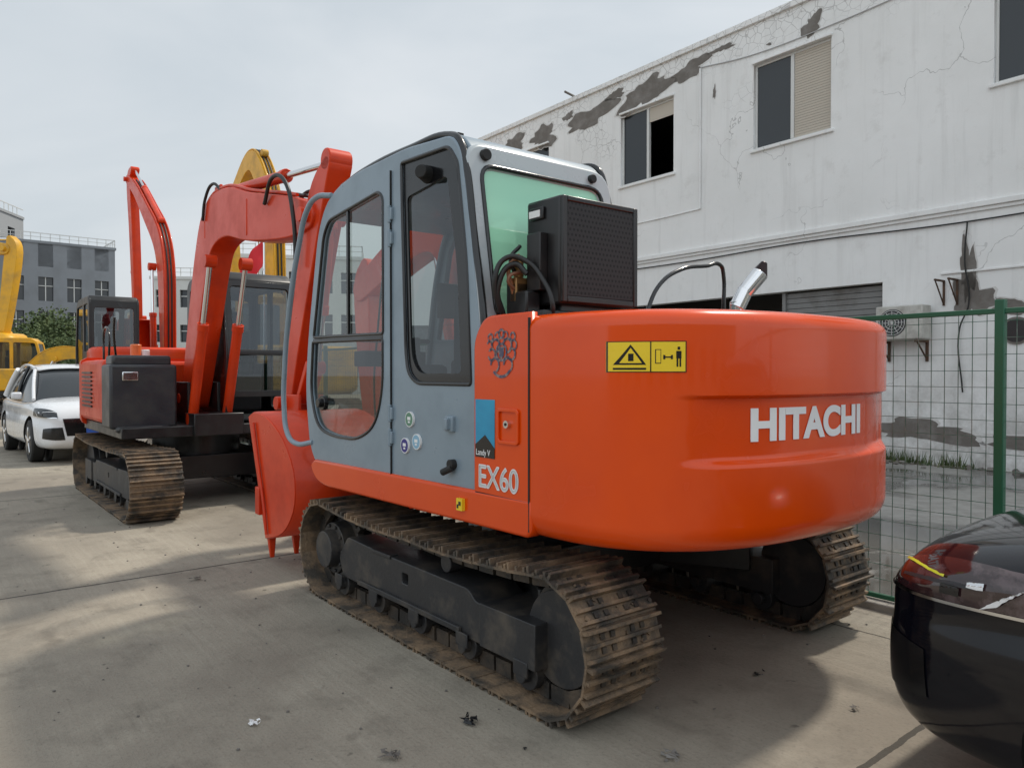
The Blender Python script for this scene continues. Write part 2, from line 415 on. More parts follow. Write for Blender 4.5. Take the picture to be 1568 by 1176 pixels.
nt.links.new(mixc(nt,math_(nt,'MULTIPLY',j,.88),col,(.045,.04,.033)),b.inputs['Base Color'])
nt.links.new(ramp(nt,n1,.3,.7,(.66,.66,.66,1),(.88,.88,.88,1)),b.inputs['Roughness'])
b.inputs['Specular IOR Level'].default_value=.3
hh=math_(nt,'ADD',math_(nt,'ADD',math_(nt,'MULTIPLY',ns,.6),math_(nt,'MULTIPLY',n3,.8)),math_(nt,'MULTIPLY',j,-2))
bump(nt,b,hh,.4,.012)
g=Geo(); g.poly([(-400,-200,0),(400,-200,0),(400,600,0),(-400,600,0)]); g.done('ground',m,None,0,False)

m,nt,b=new_mat('wet_yard')
pos=_n(nt,'ShaderNodeNewGeometry').outputs['Position']
n1=noise(nt,pos,.45,6,.6,.5); n2=noise(nt,pos,6,5,.65)
wet=ramp(nt,n1,.47,.53)
col=mixc(nt,ramp(nt,n2,.35,.7),(.24,.23,.21),(.34,.325,.30)); col=mixc(nt,wet,col,(.10,.095,.085))
nt.links.new(col,b.inputs['Base Color']); nt.links.new(ramp(nt,n1,.47,.55,(.75,.75,.75,1),(.06,.06,.06,1)),b.inputs['Roughness'])
g=Geo(); g.poly([tuple(W(u,v,.004)) for u,v in ((-12,1.75),(30,1.75),(30,9.75),(-12,9.75))]); g.done('yard_pavement',m,None,0,False)

# ================================================================ HERO EXCAVATOR
E=empty('excavator',tuple(C),HEAD)
for s in (1,-1): track(E,1.12,.30,.45,s*.935,.135,STEEL,s,'left' if s>0 else 'right',hero=True)
g=Geo()
g.bx(-.45,.45,-.8,.8,.30,.52); g.cyl((0,0,.5),(0,0,.80),.44,n=40); g.cyl((0,0,.60),(0,0,.66),.50,n=40)
for a in (1,-1):
    for c_ in (1,-1):
        M=Matrix.Translation((a*.55,c_*.62,.38))@Matrix.Rotation(a*c_*.5,4,'Z'); g.box((0,0,0),(.75,.22,.16),M)
g.done('undercarriage_frame',BLACK,E,.01)
g=Geo(); g.bx(-.98,1.30,-1.02,1.02,.79,.90); g.bx(.8,1.42,-.32,.0,.8,1.1); g.done('deck_plate',BLACK,E,.01)
for y in (-.27,-.02): panel('boom_bracket',rpoly([(.5,.9),(1.2,.9),(1.1,1.25),(.95,1.4),(.75,1.35)],.06),[],(0,y,0),*XZ,.04,ORANGE,E,.004)

CW=dict(x0=-1.005,dep=.845,hw=1.10,z0=.765,z1=1.765,rec=.042)
counterweight(E,ORANGE,CW['x0'],CW['dep'],CW['hw'],CW['z0'],CW['z1'],CW['rec'],na=160,nz=130)
pl=rpoly([(-.995,.925),(-.585,.925),(-.585,1.66),(-.66,1.765),(-.995,1.765)],[0,0,.05,.12,0])
panel('left_access_panel',pl,[],(0,1.075,0),*XZ,.05,ORANGE,E,.012)
g=Geo(); g.bx(-1.0,-.60,-1.06,1.04,.90,1.745); g.bx(-.62,.95,-1.06,-.40,.90,1.55); g.done('engine_housing',ORANGE,E,.05)
sill=rpoly([(-1.0,.915),(-1.0,.775),(1.15,.755),(1.30,.79),(1.37,.865),(1.3,.895)],[0,.03,.1,.1,.05,0])
panel('side_sill',sill,[],(0,1.065,0),*XZ,.08,ORANGE,E,.015)
panel('right_side_sill',sill,[],(0,-1.065,0),*XZ,.08,ORANGE,E,.015)
g=Geo(); g.bx(-1.005,-.997,1.04,1.105,.79,1.75); g.bx(-1.0,-.59,1.09,1.103,.917,.923); g.done('panel_seams',RUB,E)
panel('hatch_frame',rpoly([(-.93,1.175),(-.775,1.175),(-.775,1.335),(-.93,1.335)],.02),[rpoly([(-.92,1.185),(-.785,1.185),(-.785,1.325),(-.92,1.325)],.015)],(0,1.106,0),*XZ,.012,ORANGE,E,.003)
g=Geo(); g.cyl((-.85,1.10,1.265),(-.85,1.118,1.265),.018); g.done('hatch_lock',CHROME,E)
g=Geo(); g.cyl((-.85,1.10,1.265),(-.85,1.121,1.265),.007,n=8); g.bx(-.925,-.78,1.1,1.104,1.183,1.187);g.done('lock_keyhole',RUB,E)

# cab -------------------------------------------------
prof=[(-.585,.905),(1.31,.875),(1.42,1.0),(1.49,1.38),(1.44,1.75),(1.27,2.45),(1.16,2.62),(.98,2.705),(.68,2.745),(.1,2.755),(-.36,2.715),(-.44,2.62),(-.52,2.2),(-.60,1.70)]
prof=rpoly(prof,[.02,.06,.1,.15,.15,.15,.12,.12,.1,.1,.07,.06,.1,.05],4)
hA=rpoly([(.36,1.735),(1.352,1.75),(1.185,2.43),(1.10,2.52),(.42,2.58),(.36,2.54)],[.02,.02,.05,.05,.06,.06])
hB=rpoly([(.365,1.705),(1.365,1.72),(1.405,1.37),(1.30,1.13),(1.05,1.085),(.70,1.085),(.46,1.18),(.365,1.40)],[.02,.02,.12,.12,.12,.12,.15,.12])
hC=rpoly([(.145,2.69),(-.34,2.67),(-.42,2.57),(-.50,2.05),(-.535,1.445),(-.02,1.445),(.075,1.50),(.10,1.62),(.14,2.5)],[.02,.05,.03,.1,.02,.05,.08,.1,.1])
panel('cab_left_side',prof,[hA,hB,hC],(0,1.065,0),*XZ,.045,CABG,E,.010)
panel('cab_right_side',prof,[hA,hC],(0,.06,0),*XZ,.045,CABG,E,.010)
def loopz(pts,y): return [(p[0],y,p[1]) for p in pts]
for nm,h in (('door_window_seal',hA),('door_lower_window_seal',hB),('rear_side_window_seal',hC)):
    pipe(nm,loopz(h,1.085),.011,TRIM,E,cyc=True,smooth=False)
hD=rpoly([(.095,2.49),(-.31,2.53),(-.40,2.05),(-.435,1.50),(-.03,1.50),(.045,1.58),(.06,1.70)],[.03,.04,.1,.03,.05,.05,.1])
panel('quarter_window_frame',hC,[hD],(0,1.073,0),*XZ,.012,TRIM,E,0)
for nm,h,y,gm in (('door_glass',hA,1.072,GLASS),('door_lower_glass',hB,1.072,GLASSD),('quarter_glass',hD,1.066,GLASSD),('right_door_glass',hA,.06,GLASS),('right_quarter_glass',hC,.06,GLASS)):
    sheet(nm,h,(0,y,0),*XZ,gm,E)
g=Geo(); g.bx(.82,.845,1.07,1.088,1.745,2.54); g.bx(.36,1.36,1.07,1.09,1.706,1.738); g.done('window_slider_bar',TRIM,E,.003)
g=Geo(); g.cyl((1.20,1.07,1.30),(1.20,1.10,1.30),.05); g.cyl((1.20,1.09,1.30),(1.20,1.13,1.30),.03); g.done('door_grab_knob',TRIM,E,.004)
rp=rpoly([(1.20,2.56),(1.15,2.63),(.98,2.71),(.68,2.75),(.1,2.76),(-.36,2.725),(-.44,2.64),(-.42,2.60),(.9,2.62)],[.02,.08,.1,.1,.1,.07,.05,0,.1])
panel('cab_roof',rp,[],(0,.562,0),*XZ,.95,CABG,E,.018)
d=Vector((-.17,0,-1.0)).normalized()*-1
Hh=.95
rear=rpoly([(.0,0),(1.0,0),(1.0,Hh),(.0,Hh)],[.02,.02,.12,.12])
rh=rpoly([(.07,.04),(.93,.04),(.93,Hh-.10),(.07,Hh-.10)],.09)
panel('cab_rear_frame',rear,[rh],(-.60,.0625,1.72),(0,1,0),d,.05,CABW,E,.02)
sheet('cab_rear_glass',rh,(-.615,.0625,1.72),(0,1,0),d,GLASSG,E)
Mr=basis((-.60,.0625,1.72),(0,1,0),d)
for k,zz in enumerate((-.026,.026)): pipe('rear_window_seal_%d'%k,[tuple(Mr@Vector((p[0],p[1],zz))) for p in rh],.012,TRIM,E,cyc=True,smooth=False)
g=Geo(); g.bx(-.60,-.56,.08,1.05,.9,1.74); g.done('cab_rear_lower',CABG,E,.005)
pipe('rear_pillar_trim',[(-.60,1.06,1.50),(-.615,1.065,1.72),(-.53,1.065,2.2),(-.455,1.065,2.58),(-.40,1.06,2.69),(-.30,1.05,2.745),(.1,1.045,2.775),(.68,1.045,2.765),(.98,1.045,2.725)],.019,TRIM,E)
pipe('rear_pillar_trim_right',[(-.60,.06,1.72),(-.52,.055,2.2),(-.45,.055,2.58),(-.38,.06,2.72),(-.2,.08,2.76)],.018,TRIM,E)
g=Geo(); g.bx(-.25,-.19,.93,.97,2.75,2.79); g.bx(.25,.33,.98,1.03,2.76,2.78)
g.cyl((-.12,1.07,2.57),(-.16,1.15,2.57),.05,.035); g.cyl((-.47,.96,2.615),(-.50,.96,2.615),.03);g.cyl((-.47,.20,2.615),(-.50,.20,2.615),.025); g.done('cab_fittings',RUB,E,.004)
fp=[(1.30,.92),(1.40,1.05),(1.465,1.38),(1.42,1.75),(1.25,2.43),(1.15,2.60)]
bm=bmesh.new(); A=[bm.verts.new((x,.10,z)) for x,z in fp]; Bv=[bm.verts.new((x,1.03,z)) for x,z in fp]
for i in range(len(fp)-1): bm.faces.new((A[i],A[i+1],Bv[i+1],Bv[i]))
me=bpy.data.meshes.new('ws'); bm.to_mesh(me); bm.free(); finish(me,'windscreen',GLASS,E)
for y in (.095,1.035,.56): pipe('windscreen_pillar',[(x,y,z) for x,z in fp],.022 if y!=.56 else .008,CABG if y!=.56 else TRIM,E)
pipe('windscreen_bar',[(1.42,.1,1.75),(1.42,1.03,1.75)],.02,TRIM,E)
# interior
g=Geo(); g.bx(-.55,1.3,.09,1.03,.90,.96)
g.bx(.0,.52,.32,.82,1.10,1.42); g.bx(-.10,.05,.33,.81,1.38,2.0); g.bx(-.08,.02,.42,.72,2.03,2.28)
g.bx(.0,.5,.86,1.02,1.2,1.55); g.bx(.0,.9,.10,.26,1.2,1.6); g.bx(-.5,-.1,.12,1.0,.95,1.45)
g.done('operator_seat',SEAT,E,.04)
g=Geo()
for x,y,h in ((.55,.92,1.85),(.62,.30,1.85),(.95,.62,1.75),(.95,.50,1.75)):
    g.cyl((x-.05,y,1.2),(x,y,h-.1),.012,n=10); g.cyl((x,y,h-.12),(x+.01,y,h),.026,n=12)
g.bx(.95,1.0,.11,.3,1.9,2.15)
g.done('control_levers',RUB,E,.004)
g=Geo(); g.bx(1.15,1.32,.3,.8,1.55,1.66); g.done('front_monitor',SEAT,E,.01)
pipe('front_grab_rail',[(1.07,1.08,2.68),(1.22,1.12,2.69),(1.36,1.13,2.62),(1.50,1.13,2.4),(1.66,1.13,2.02),(1.77,1.13,1.55),(1.785,1.13,1.25),(1.72,1.13,1.06),(1.60,1.12,1.0),(1.38,1.08,1.02)],.019,CABG,E)
g=Geo()
for z in (2.42,2.28,1.27,1.13): 
    g.bx(.235,.285,1.085,1.105,z-.035,z+.035); g.cyl((.262,1.10,z-.05),(.262,1.10,z+.05),.012,n=10)
g.done('door_hinges',CABG,E,.004)
g=Geo(); g.bx(.2545,.2585,1.08,1.0995,.915,2.67); g.done('door_gap',RUB,E)
g=Geo(); g.bx(-.395,-.325,1.08,1.108,1.20,1.28); g.bx(-.375,-.345,1.10,1.13,1.21,1.27); g.done('door_latch',CABG,E,.006)
g=Geo(); g.cyl((-.385,1.085,1.035),(-.385,1.12,1.035),.026); g.cyl((-.40,1.11,1.02),(-.33,1.125,.99),.018); g.done('door_stop',RUB,E,.003)
for i,(x,z,mm) in enumerate(((.045,1.245,'g'),(.095,1.095,'b'),(-.03,1.125,'c'))):
    cc={'g':(.12,.25,.17),'b':(.05,.04,.22),'c':(.25,.45,.6)}[mm]
    g=Geo(); g.cyl((x,1.08,z),(x,1.1000,z),.043,n=28); g.done('sticker_edge_%d'%i,WHITE,E)
    g=Geo(); g.cyl((x,1.08,z),(x,1.1008,z),.038,n=28); g.done('sticker_%d'%i,simple('sticker_'+mm,cc,.5),E)
    g=Geo(); g.bx(x-.016,x+.016,1.09,1.1015,z-.004,z+.014); g.bx(x-.01,x+.01,1.09,1.1015,z-.02,z-.01); g.done('sticker_mark_%d'%i,WHITE,E)

# lettering
AXL=((-1,0,0),(0,0,1))
for dx,dz in ((0,0),(.006,0),(.003,.003),(.003,-.003)):
    text('model_lettering','EX60',.155,(-.610-dx,1.1025+dx*.02+abs(dz)*.03,.952+dz),*AXL,WHITE,E,.0012,0,.92)
panel('blue_decal',[(0,.06),(.155,.045),(.155,.28),(0,.28)],[],(-.592,1.1015,1.095),*AXL,.002,BLUE,E)
panel('black_decal',[(0,-.0),(.155,.0),(.155,.05),(.08,.11),(0,.06)],[],(-.592,1.1025,1.095),*AXL,.002,TRIM,E)
text('decal_lettering','Landy V',.042,(-.598,1.104,1.105),*AXL,WHITE,E,.0008,.0,.85)
g=Geo(); cx,cz=-.80,1.60
def arc(cx_,cz_,r_,a0,a1,wd):
    n=10
    for k in range(n):
        a=a0+(a1-a0)*k/n; b_=a0+(a1-a0)*(k+1)/n
        ri,ro=r_-wd/2,r_+wd/2
        g.poly([(cx_+ri*math.cos(a),1.1030,cz_+ri*math.sin(a)),(cx_+ro*math.cos(a),1.1030,cz_+ro*math.sin(a)),(cx_+ro*math.cos(b_),1.1030,cz_+ro*math.sin(b_)),(cx_+ri*math.cos(b_),1.1030,cz_+ri*math.sin(b_))])
for s in (1,-1):
    arc(cx+s*.045,cz+.03,.032,0,5,.013); arc(cx+s*.075,cz-.01,.028,1,6,.011); arc(cx+s*.05,cz-.06,.032,0,4.5,.011); arc(cx+s*.085,cz+.07,.018,0,6,.010)
    arc(cx+s*.092,cz+.03,.022,.5,5,.008); arc(cx+s*.03,cz+.075,.02,0,5.5,.008)
arc(cx,cz,.040,0,6.29,.012); arc(cx,cz+.085,.020,0,6.29,.012); arc(cx,cz-.03,.085,3.9,5.5,.014)
g.poly([(cx-.022,1.1034,cz+.025),(cx+.022,1.1034,cz+.025),(cx+.018,1.1034,cz-.018),(cx,1.1034,cz-.035),(cx-.018,1.1034,cz-.018)])
g.done('lion_crest_decal',simple('crest_ink',(.07,.07,.12),.5,dirt=(.30,.22,.2),dscale=60,dlo=.5,dhi=.55),E,0,False)
def wrap(obj,v0,z0,off):
    dg=bpy.context.evaluated_depsgraph_get(); me=bpy.data.meshes.new_from_object(obj.evaluated_get(dg))
    bm=bmesh.new(); bm.from_mesh(me); 
    for _ in range(2):
        es=[e for e in bm.edges if e.calc_length()>.03]
        if es: bmesh.ops.subdivide_edges(bm,edges=es,cuts=2)
        bmesh.ops.triangulate(bm,faces=bm.faces)
    for v in bm.verts:
        y=-(v0+v.co.x); z=z0+v.co.y
        v.co=Vector((cw_point(y,z,**CW)-off-v.co.z,y,z))
    bm.to_mesh(me); bm.free(); nm=obj.name; mt=obj.data.materials[0]
    bpy.data.objects.remove(obj); me.materials.clear()
    return finish(me,nm,mt,E,0,False)
def wtext(nm,body,size,v0,z0,mat,off=.004,sx=1,bold=0,fit=None):
    o=text(nm,body,size,(0,0,0),(1,0,0),(0,1,0),mat,None,.001,bold,1)
    bpy.context.view_layer.update()
    wd=o.dimensions.x
    k=(fit/wd) if fit else sx
    dg=bpy.context.evaluated_depsgraph_get(); me=bpy.data.meshes.new_from_object(o.evaluated_get(dg))
    for v in me.vertices: v.co.x*=k
    me.materials.clear(); me.materials.append(mat)
    bpy.data.objects.remove(o); o2=bpy.data.objects.new(nm,me); COL.objects.link(o2)
    bpy.context.view_layer.update(); return wrap(o2,v0,z0,off)
wtext('rear_lettering','HITACHI',.182,-.545,1.224,WHITE,.004,1,.0075,fit=.835)
def wpanel(nm,pts,v0,z0,mat,off):
    me=bpy.data.meshes.new(nm)
    bm=bmesh.new(); bm.faces.new([bm.verts.new((p[0],p[1],0)) for p in pts]); bm.to_mesh(me); bm.free()
    me.materials.append(mat); o=bpy.data.objects.new(nm,me); COL.objects.link(o); bpy.context.view_layer.update(); return wrap(o,v0,z0,off)
def wbox(nm,a0,a1,b0,b1,v0,z0,mat,off):
    nx=10; bm=bmesh.new(); me=bpy.data.meshes.new(nm)
    for i in range(nx):
        x0=a0+(a1-a0)*i/nx; x1=a0+(a1-a0)*(i+1)/nx
        bm.faces.new([bm.verts.new((x,y,0)) for x,y in ((x0,b0),(x1,b0),(x1,b1),(x0,b1))])
    bm.to_mesh(me); bm.free(); me.materials.append(mat); o=bpy.data.objects.new(nm,me); COL.objects.link(o); bpy.context.view_layer.update(); return wrap(o,v0,z0,off)
LV=-1.035; LZ=1.505
wbox('warning_label',0,.20,0,.125,LV,LZ,YLAB,.003)
for i,(a0,a1,b0,b1) in enumerate(((0,.20,.0,.003),(0,.20,.122,.125),(.0,.003,0,.125),(.197,.2,0,.125),(.095,.098,0,.125),(.012,.085,.010,.018),(.108,.124,.035,.092),(.110,.122,.038,.089),(.130,.158,.058,.063),(.168,.184,.055,.085),(.172,.180,.090,.102),(.169,.174,.022,.055),(.178,.183,.022,.055),(.130,.136,.052,.069),(.152,.158,.052,.069))):
    wbox('warning_label_ink_%d'%i,a0,a1,b0,b1,LV,LZ,YLAB if i==7 else TRIM,.0045 if i!=7 else .0055)
wpanel('warning_triangle',[(.012,.03),(.085,.03),(.048,.112)],LV,LZ,TRIM,.0045)
wpanel('warning_triangle_inner',[(.024,.037),(.074,.037),(.048,.098)],LV,LZ,YLAB,.0056)
wbox('warning_figure',.042,.054,.045,.075,LV,LZ,TRIM,.0066)
g=Geo(); g.bx(-.455,-.505,1.10,1.1235,.815,.875); g.done('sill_label',YLAB,E); g=Geo(); g.bx(-.475,-.495,1.10,1.1245,.84,.86);g.bx(-.46,-.475,1.10,1.1245,.825,.845); g.done('sill_label_mark',TRIM,E)

# black condenser box
m,nt,b=new_mat('perforated_black'); tc=_n(nt,'ShaderNodeTexCoord').outputs['Object']
sp=_n(nt,'ShaderNodeSeparateXYZ'); nt.links.new(tc,sp.inputs[0])
PF=40
row=math_(nt,'MULTIPLY',math_(nt,'FLOOR',math_(nt,'MULTIPLY',sp.outputs[2],PF)),.5)
cy_=math_(nt,'SUBTRACT',math_(nt,'FRACT',math_(nt,'ADD',math_(nt,'MULTIPLY',sp.outputs[1],PF),row)),.5)
cz_=math_(nt,'SUBTRACT',math_(nt,'FRACT',math_(nt,'MULTIPLY',sp.outputs[2],PF)),.5)
dd=math_(nt,'ADD',math_(nt,'POWER',math_(nt,'ABSOLUTE',cy_),2),math_(nt,'POWER',math_(nt,'ABSOLUTE',cz_),2))
hole=math_(nt,'LESS_THAN',dd,.075)
nt.links.new(mixc(nt,hole,(.022,.022,.024),(.001,.001,.001)),b.inputs['Base Color'])
b.inputs['Roughness'].default_value=.42; b.inputs['Specular IOR Level'].default_value=.3
g=Geo(); g.bx(-.93,-.68,.33,.85,1.83,2.35); g.done('condenser_box',BLACK,E,.015)
g=Geo(); g.bx(-.945,-.93,.36,.82,1.87,2.32); g.done('condenser_grille',m,E,.003)
g=Geo(); g.bx(-.95,-.93,.33,.36,1.84,2.345);g.bx(-.95,-.93,.82,.85,1.84,2.345); g.bx(-.95,-.93,.36,.82,2.32,2.345);g.bx(-.95,-.93,.36,.82,1.84,1.87)
g.bx(-.88,-.72,.40,.80,1.74,1.84); g.bx(-.82,-.72,.85,.865,2.25,2.31); g.bx(-.84,-.74,.85,.90,1.90,2.18); g.done('condenser_frame',BLACK,E,.005)
g=Geo(); g.bx(-.80,-.72,.86,.868,2.262,2.295); g.done('condenser_label',WHITE,E)
g=Geo(); g.bx(-.93,-.66,.12,.95,1.74,1.80); g.bx(-.95,-.66,-.9,.9,1.75,1.775); g.bx(-.8,-.7,.86,.95,1.78,1.9); g.bx(-.72,-.64,.2,.95,1.78,1.95); g.done('hood_mount',BLACK,E,.01)
pipe('condenser_hose',[(-.66,1.0,1.80),(-.68,1.05,1.95),(-.71,1.0,2.06),(-.78,.93,2.04),(-.86,.90,1.95),(-.93,.90,1.83),(-.90,.88,1.74)],.013,HOSE,E)
pipe('condenser_hose_lower',[(-.66,.98,1.78),(-.68,1.03,1.92),(-.73,.97,2.03),(-.78,.93,1.98)],.014,HOSE,E)
pipe('wiring_loom',[(-.68,.9,1.8),(-.69,.95,1.92),(-.69,.97,2.02),(-.71,.92,2.08)],.011,simple('copper_wire',(.30,.12,.05),.5),E)
pipe('wiring_loom_2',[(-.69,.9,1.82),(-.70,.93,1.9),(-.71,.99,1.96),(-.73,.92,2.0)],.009,simple('brown_wire',(.2,.09,.05),.5),E)
pipe('wiring_loop',[(-.68,.86,1.9),(-.69,.93,1.99),(-.69,.96,2.06),(-.69,.90,2.13)],.010,HOSE,E)
g=Geo(); g.bx(-.72,-.67,.87,.95,1.85,1.97); g.cyl((-.69,.91,1.97),(-.69,.91,2.08),.025); g.done('expansion_valve',simple('brass',(.35,.2,.08),.4,.6),E,.005)
# exhaust & handrail
g=Geo(); g.cyl((-.9,-.60,1.74),(-.9,-.60,1.93),.040,n=28); g.cyl((-.9,-.60,1.89),(-.93,-.645,2.00),.048,.046,n=28); g.cyl((-.925,-.638,1.98),(-.985,-.715,2.10),.046,.050,n=28); g.done('exhaust_stack',CHROME,E,.003)
g=Geo(); g.cyl((-.981,-.710,2.095),(-1.0,-.733,2.165),.050,.018,n=28); g.done('exhaust_tip',simple('burnt_pipe',(.03,.02,.02),.3,.8),E,.003)
pipe('hood_handrail',[(-.6,-.10,1.76),(-.6,-.14,1.86),(-.6,-.25,2.03),(-.6,-.45,2.14),(-.6,-.70,2.185),(-.6,-.86,2.20),(-.6,-.885,2.15),(-.6,-.89,1.95),(-.6,-.89,1.76)],.013,TRIM,E)
g=Geo(); g.bx(-.75,-.55,-.95,-.80,1.74,1.84); g.done('hood_vent',BLACK,E,.02)
by=-.15
panel('boom',ribbon([(.95,1.2,.22),(1.05,1.9,.34),(1.35,2.5,.38),(1.8,2.68,.34),(2.9,2.3,.22)]),[],(0,by,0),*XZ,.22,ORANGE,E,.01)
panel('arm',ribbon([(2.85,2.5,.16),(2.9,2.3,.28),(2.85,1.6,.22),(2.75,.95,.14)]),[],(0,by,0),*XZ,.17,ORANGE,E,.01)
ram(E,(1.25,by,1.0),(1.75,by,2.6),.05,ORANGE)
bk=[(2.75,.95),(2.95,.93),(3.1,.7),(3.05,.4),(2.8,.22),(2.55,.18)]
bucket(E,ORANGE,bk,by-.28,by+.22,4,'own_bucket')

# ================================================================ FACING EXCAVATOR
o3=W(6.1,-.55)
bks=[(3.47,1.14),(3.62,1.18),(3.9,1.14),(4.2,1.0),(4.40,.78),(4.42,.55),(4.30,.38),(4.12,.27),(3.84,.20)]
bks=[tuple(p) for p in cr([Vector((a,b)) for a,b in bks],3)]
E3=gen_excavator(HEAD+math.pi,tuple(o3),1,REDO,BLACK,
  [(.15,1.2,.24),(.50,2.0,.40),(.85,2.78,.48),(1.15,3.12,.54),(1.7,3.18,.48),(2.4,3.02,.44),(3.35,2.86,.34),(3.8,2.80,.2)],
  [(4.10,3.16,.12),(3.90,2.92,.28),(3.68,2.4,.27),(3.42,1.7,.2),(3.28,1.24,.14)],
  (bks,-.55,.35,5),
  [((.72,.98),(1.40,2.70),.055,.62,(-.19,.19)),((1.35,3.46),(4.10,3.20),.055,.62,(0,)),((3.95,2.7),(3.72,1.55),.045,.62,(0,))],
  tr=(1.38,.33,.5,.85),cabx=(-.75,.85),tdir=(.08,-1))
g=Geo()
for y in (-.13,.07): 
    g.bx(3.2,3.6,-.03+y-.015,-.03+y+.015,1.12,1.32)
M=Matrix.Translation((3.55,-.05,1.42))@Matrix.Rotation(.6,4,'Y'); g.box((0,0,0),(.06,.16,.42),M)
M=Matrix.Translation((1.3,-.05,3.42)); g.box((.05,-.08,0),(.2,.03,.22),M);g.box((.05,.08,0),(.2,.03,.22),M)
g.cyl((4.09,-.15,3.20),(4.09,.05,3.20),.09)
# weld plates on boom and arm
g.bx(1.0,1.02,-.185,.085,3.0,3.2); g.bx(2.35,2.38,-.187,.087,2.84,3.2)
g.done('bucket_linkage',REDO,E3,.01)
# bucket stiffener rib and mouth edge
pipe('bucket_rib',[(3.62,-.565,1.10),(3.72,-.565,.8),(3.85,-.565,.45),(3.9,-.565,.24)],.012,REDO,E3)
pipe('elbow_hose',[(2.9,-.2,3.05),(3.2,-.24,3.22),(3.5,-.24,3.12),(3.62,-.22,2.8),(3.62,-.2,2.4)],.018,HOSE,E3)
pipe('elbow_hose_2',[(2.9,.08,3.05),(3.2,.1,3.15),(3.5,.12,3.0),(3.6,.1,2.7),(3.58,.1,2.4)],.018,HOSE,E3)
pipe('arm_cylinder_hose',[(1.5,-.15,3.45),(1.3,-.18,3.55),(1.1,-.2,3.42),(1.0,-.2,3.2)],.016,HOSE,E3)
g=Geo(); g.cyl((.1,-.7,1.68),(.1,-.7,1.84),.06); g.done('beacon_lamp',simple('beacon_orange',(.75,.18,.05),.3),E3,.01)
g=Geo(); g.cyl((.1,-.6,1.68),(.1,-.6,1.78),.05); g.done('beacon_base',WHITE,E3,.01)
pipe('side_handrail',[(.2,-1.0,1.65),(.2,-1.0,1.95),(-.05,-1.0,2.0),(-.1,-1.0,1.66)],.013,TRIM,E3)
pipe('mirror_arm',[(.6,-1.0,1.65),(.75,-1.05,1.95),(.8,-1.05,2.1)],.012,TRIM,E3)

# ================================================================ EXCAVATOR BEYOND
E2=gen_excavator(HEAD,tuple(W(18.0,1.25)),1.25,REDO,BLACK,
  [(.35,1.2,.25),(.4,2.4,.40),(.5,3.5,.50),(.9,4.25,.48),(1.9,5.0,.38),(3.0,5.75,.28),(3.8,6.15,.20)],
  [(3.5,6.35,.12),(3.8,6.1,.32),(3.6,5.0,.3),(3.4,3.6,.24),(3.3,2.6,.15)],
  ([tuple(p) for p in cr([Vector(q) for q in ((3.2,2.55),(3.5,2.5),(3.7,2.1),(3.6,1.65),(3.3,1.45),(3.0,1.5))],3)],-1.1,-.3,4),
  [((.8,1.0),(.95,3.6),.07,.6,(-.19,.19)),((.9,4.65),(3.5,6.35),.06,.62,(0,)),((4.0,5.8),(3.75,3.8),.05,.6,(0,))],
  tr=(1.38,.33,.5,.85),boom_y=-.72,cabx=(-.75,.85))
# ================================================================ YELLOW EXCAVATORS
Y1=gen_excavator(HEAD,(-5.9,18.6,0),1.25,YEL,YEL,
  [(.2,1.2,.25),(.1,2.8,.4),(.3,4.5,.50),(.85,5.45,.46),(1.4,5.7,.36),(2.2,5.3,.28),(2.8,4.9,.2)],
  [(2.5,5.3,.12),(2.8,4.9,.3),(2.6,3.6,.26),(2.5,2.4,.14)],
  ([tuple(p) for p in cr([Vector(q) for q in ((2.5,2.3),(2.8,2.25),(3.0,1.9),(2.9,1.5),(2.6,1.3),(2.3,1.4))],3)],-.45,.35,4),
  [((.6,1.0),(.6,4.3),.07,.6,(-.19,.19)),((.7,5.75),(2.5,5.3),.06,.62,(0,))])
Y2=gen_excavator(rad(-10),(-24.0,29.5,0),1.6,YEL,YEL,
  [(.2,1.2,.25),(.35,2.3,.4),(.6,3.2,.5),(1.1,3.85,.46),(2.0,4.0,.36),(3.0,3.9,.24)],
  [(3.1,4.15,.12),(3.15,3.85,.32),(3.0,2.8,.28),(2.85,1.9,.16)],
  ([tuple(p) for p in cr([Vector(q) for q in ((2.85,1.9),(3.1,1.85),(3.25,1.5),(3.15,1.1),(2.9,.9),(2.6,.95))],3)],-.45,.35,4),
  [((.6,1.0),(1.0,3.3),.07,.6,(-.19,.19)),((1.0,4.25),(3.1,4.15),.06,.62,(0,))])
Y3=gen_excavator(rad(20),(-17.0,25.5,0),1.0,YEL,YEL,
  [(.2,1.2,.25),(.6,1.7,.4),(1.1,2.1,.44),(1.8,2.2,.36),(2.8,1.9,.2)],
  [(2.8,2.15,.12),(2.8,1.85,.28),(2.6,1.3,.2),(2.5,.9,.12)],
  ([tuple(p) for p in cr([Vector(q) for q in ((2.5,.9),(2.8,.9),(2.95,.6),(2.9,.3),(2.6,.15),(2.3,.15))],3)],-.45,.35,4),
  [((.7,1.0),(1.2,2.0),.07,.6,(-.19,.19))])

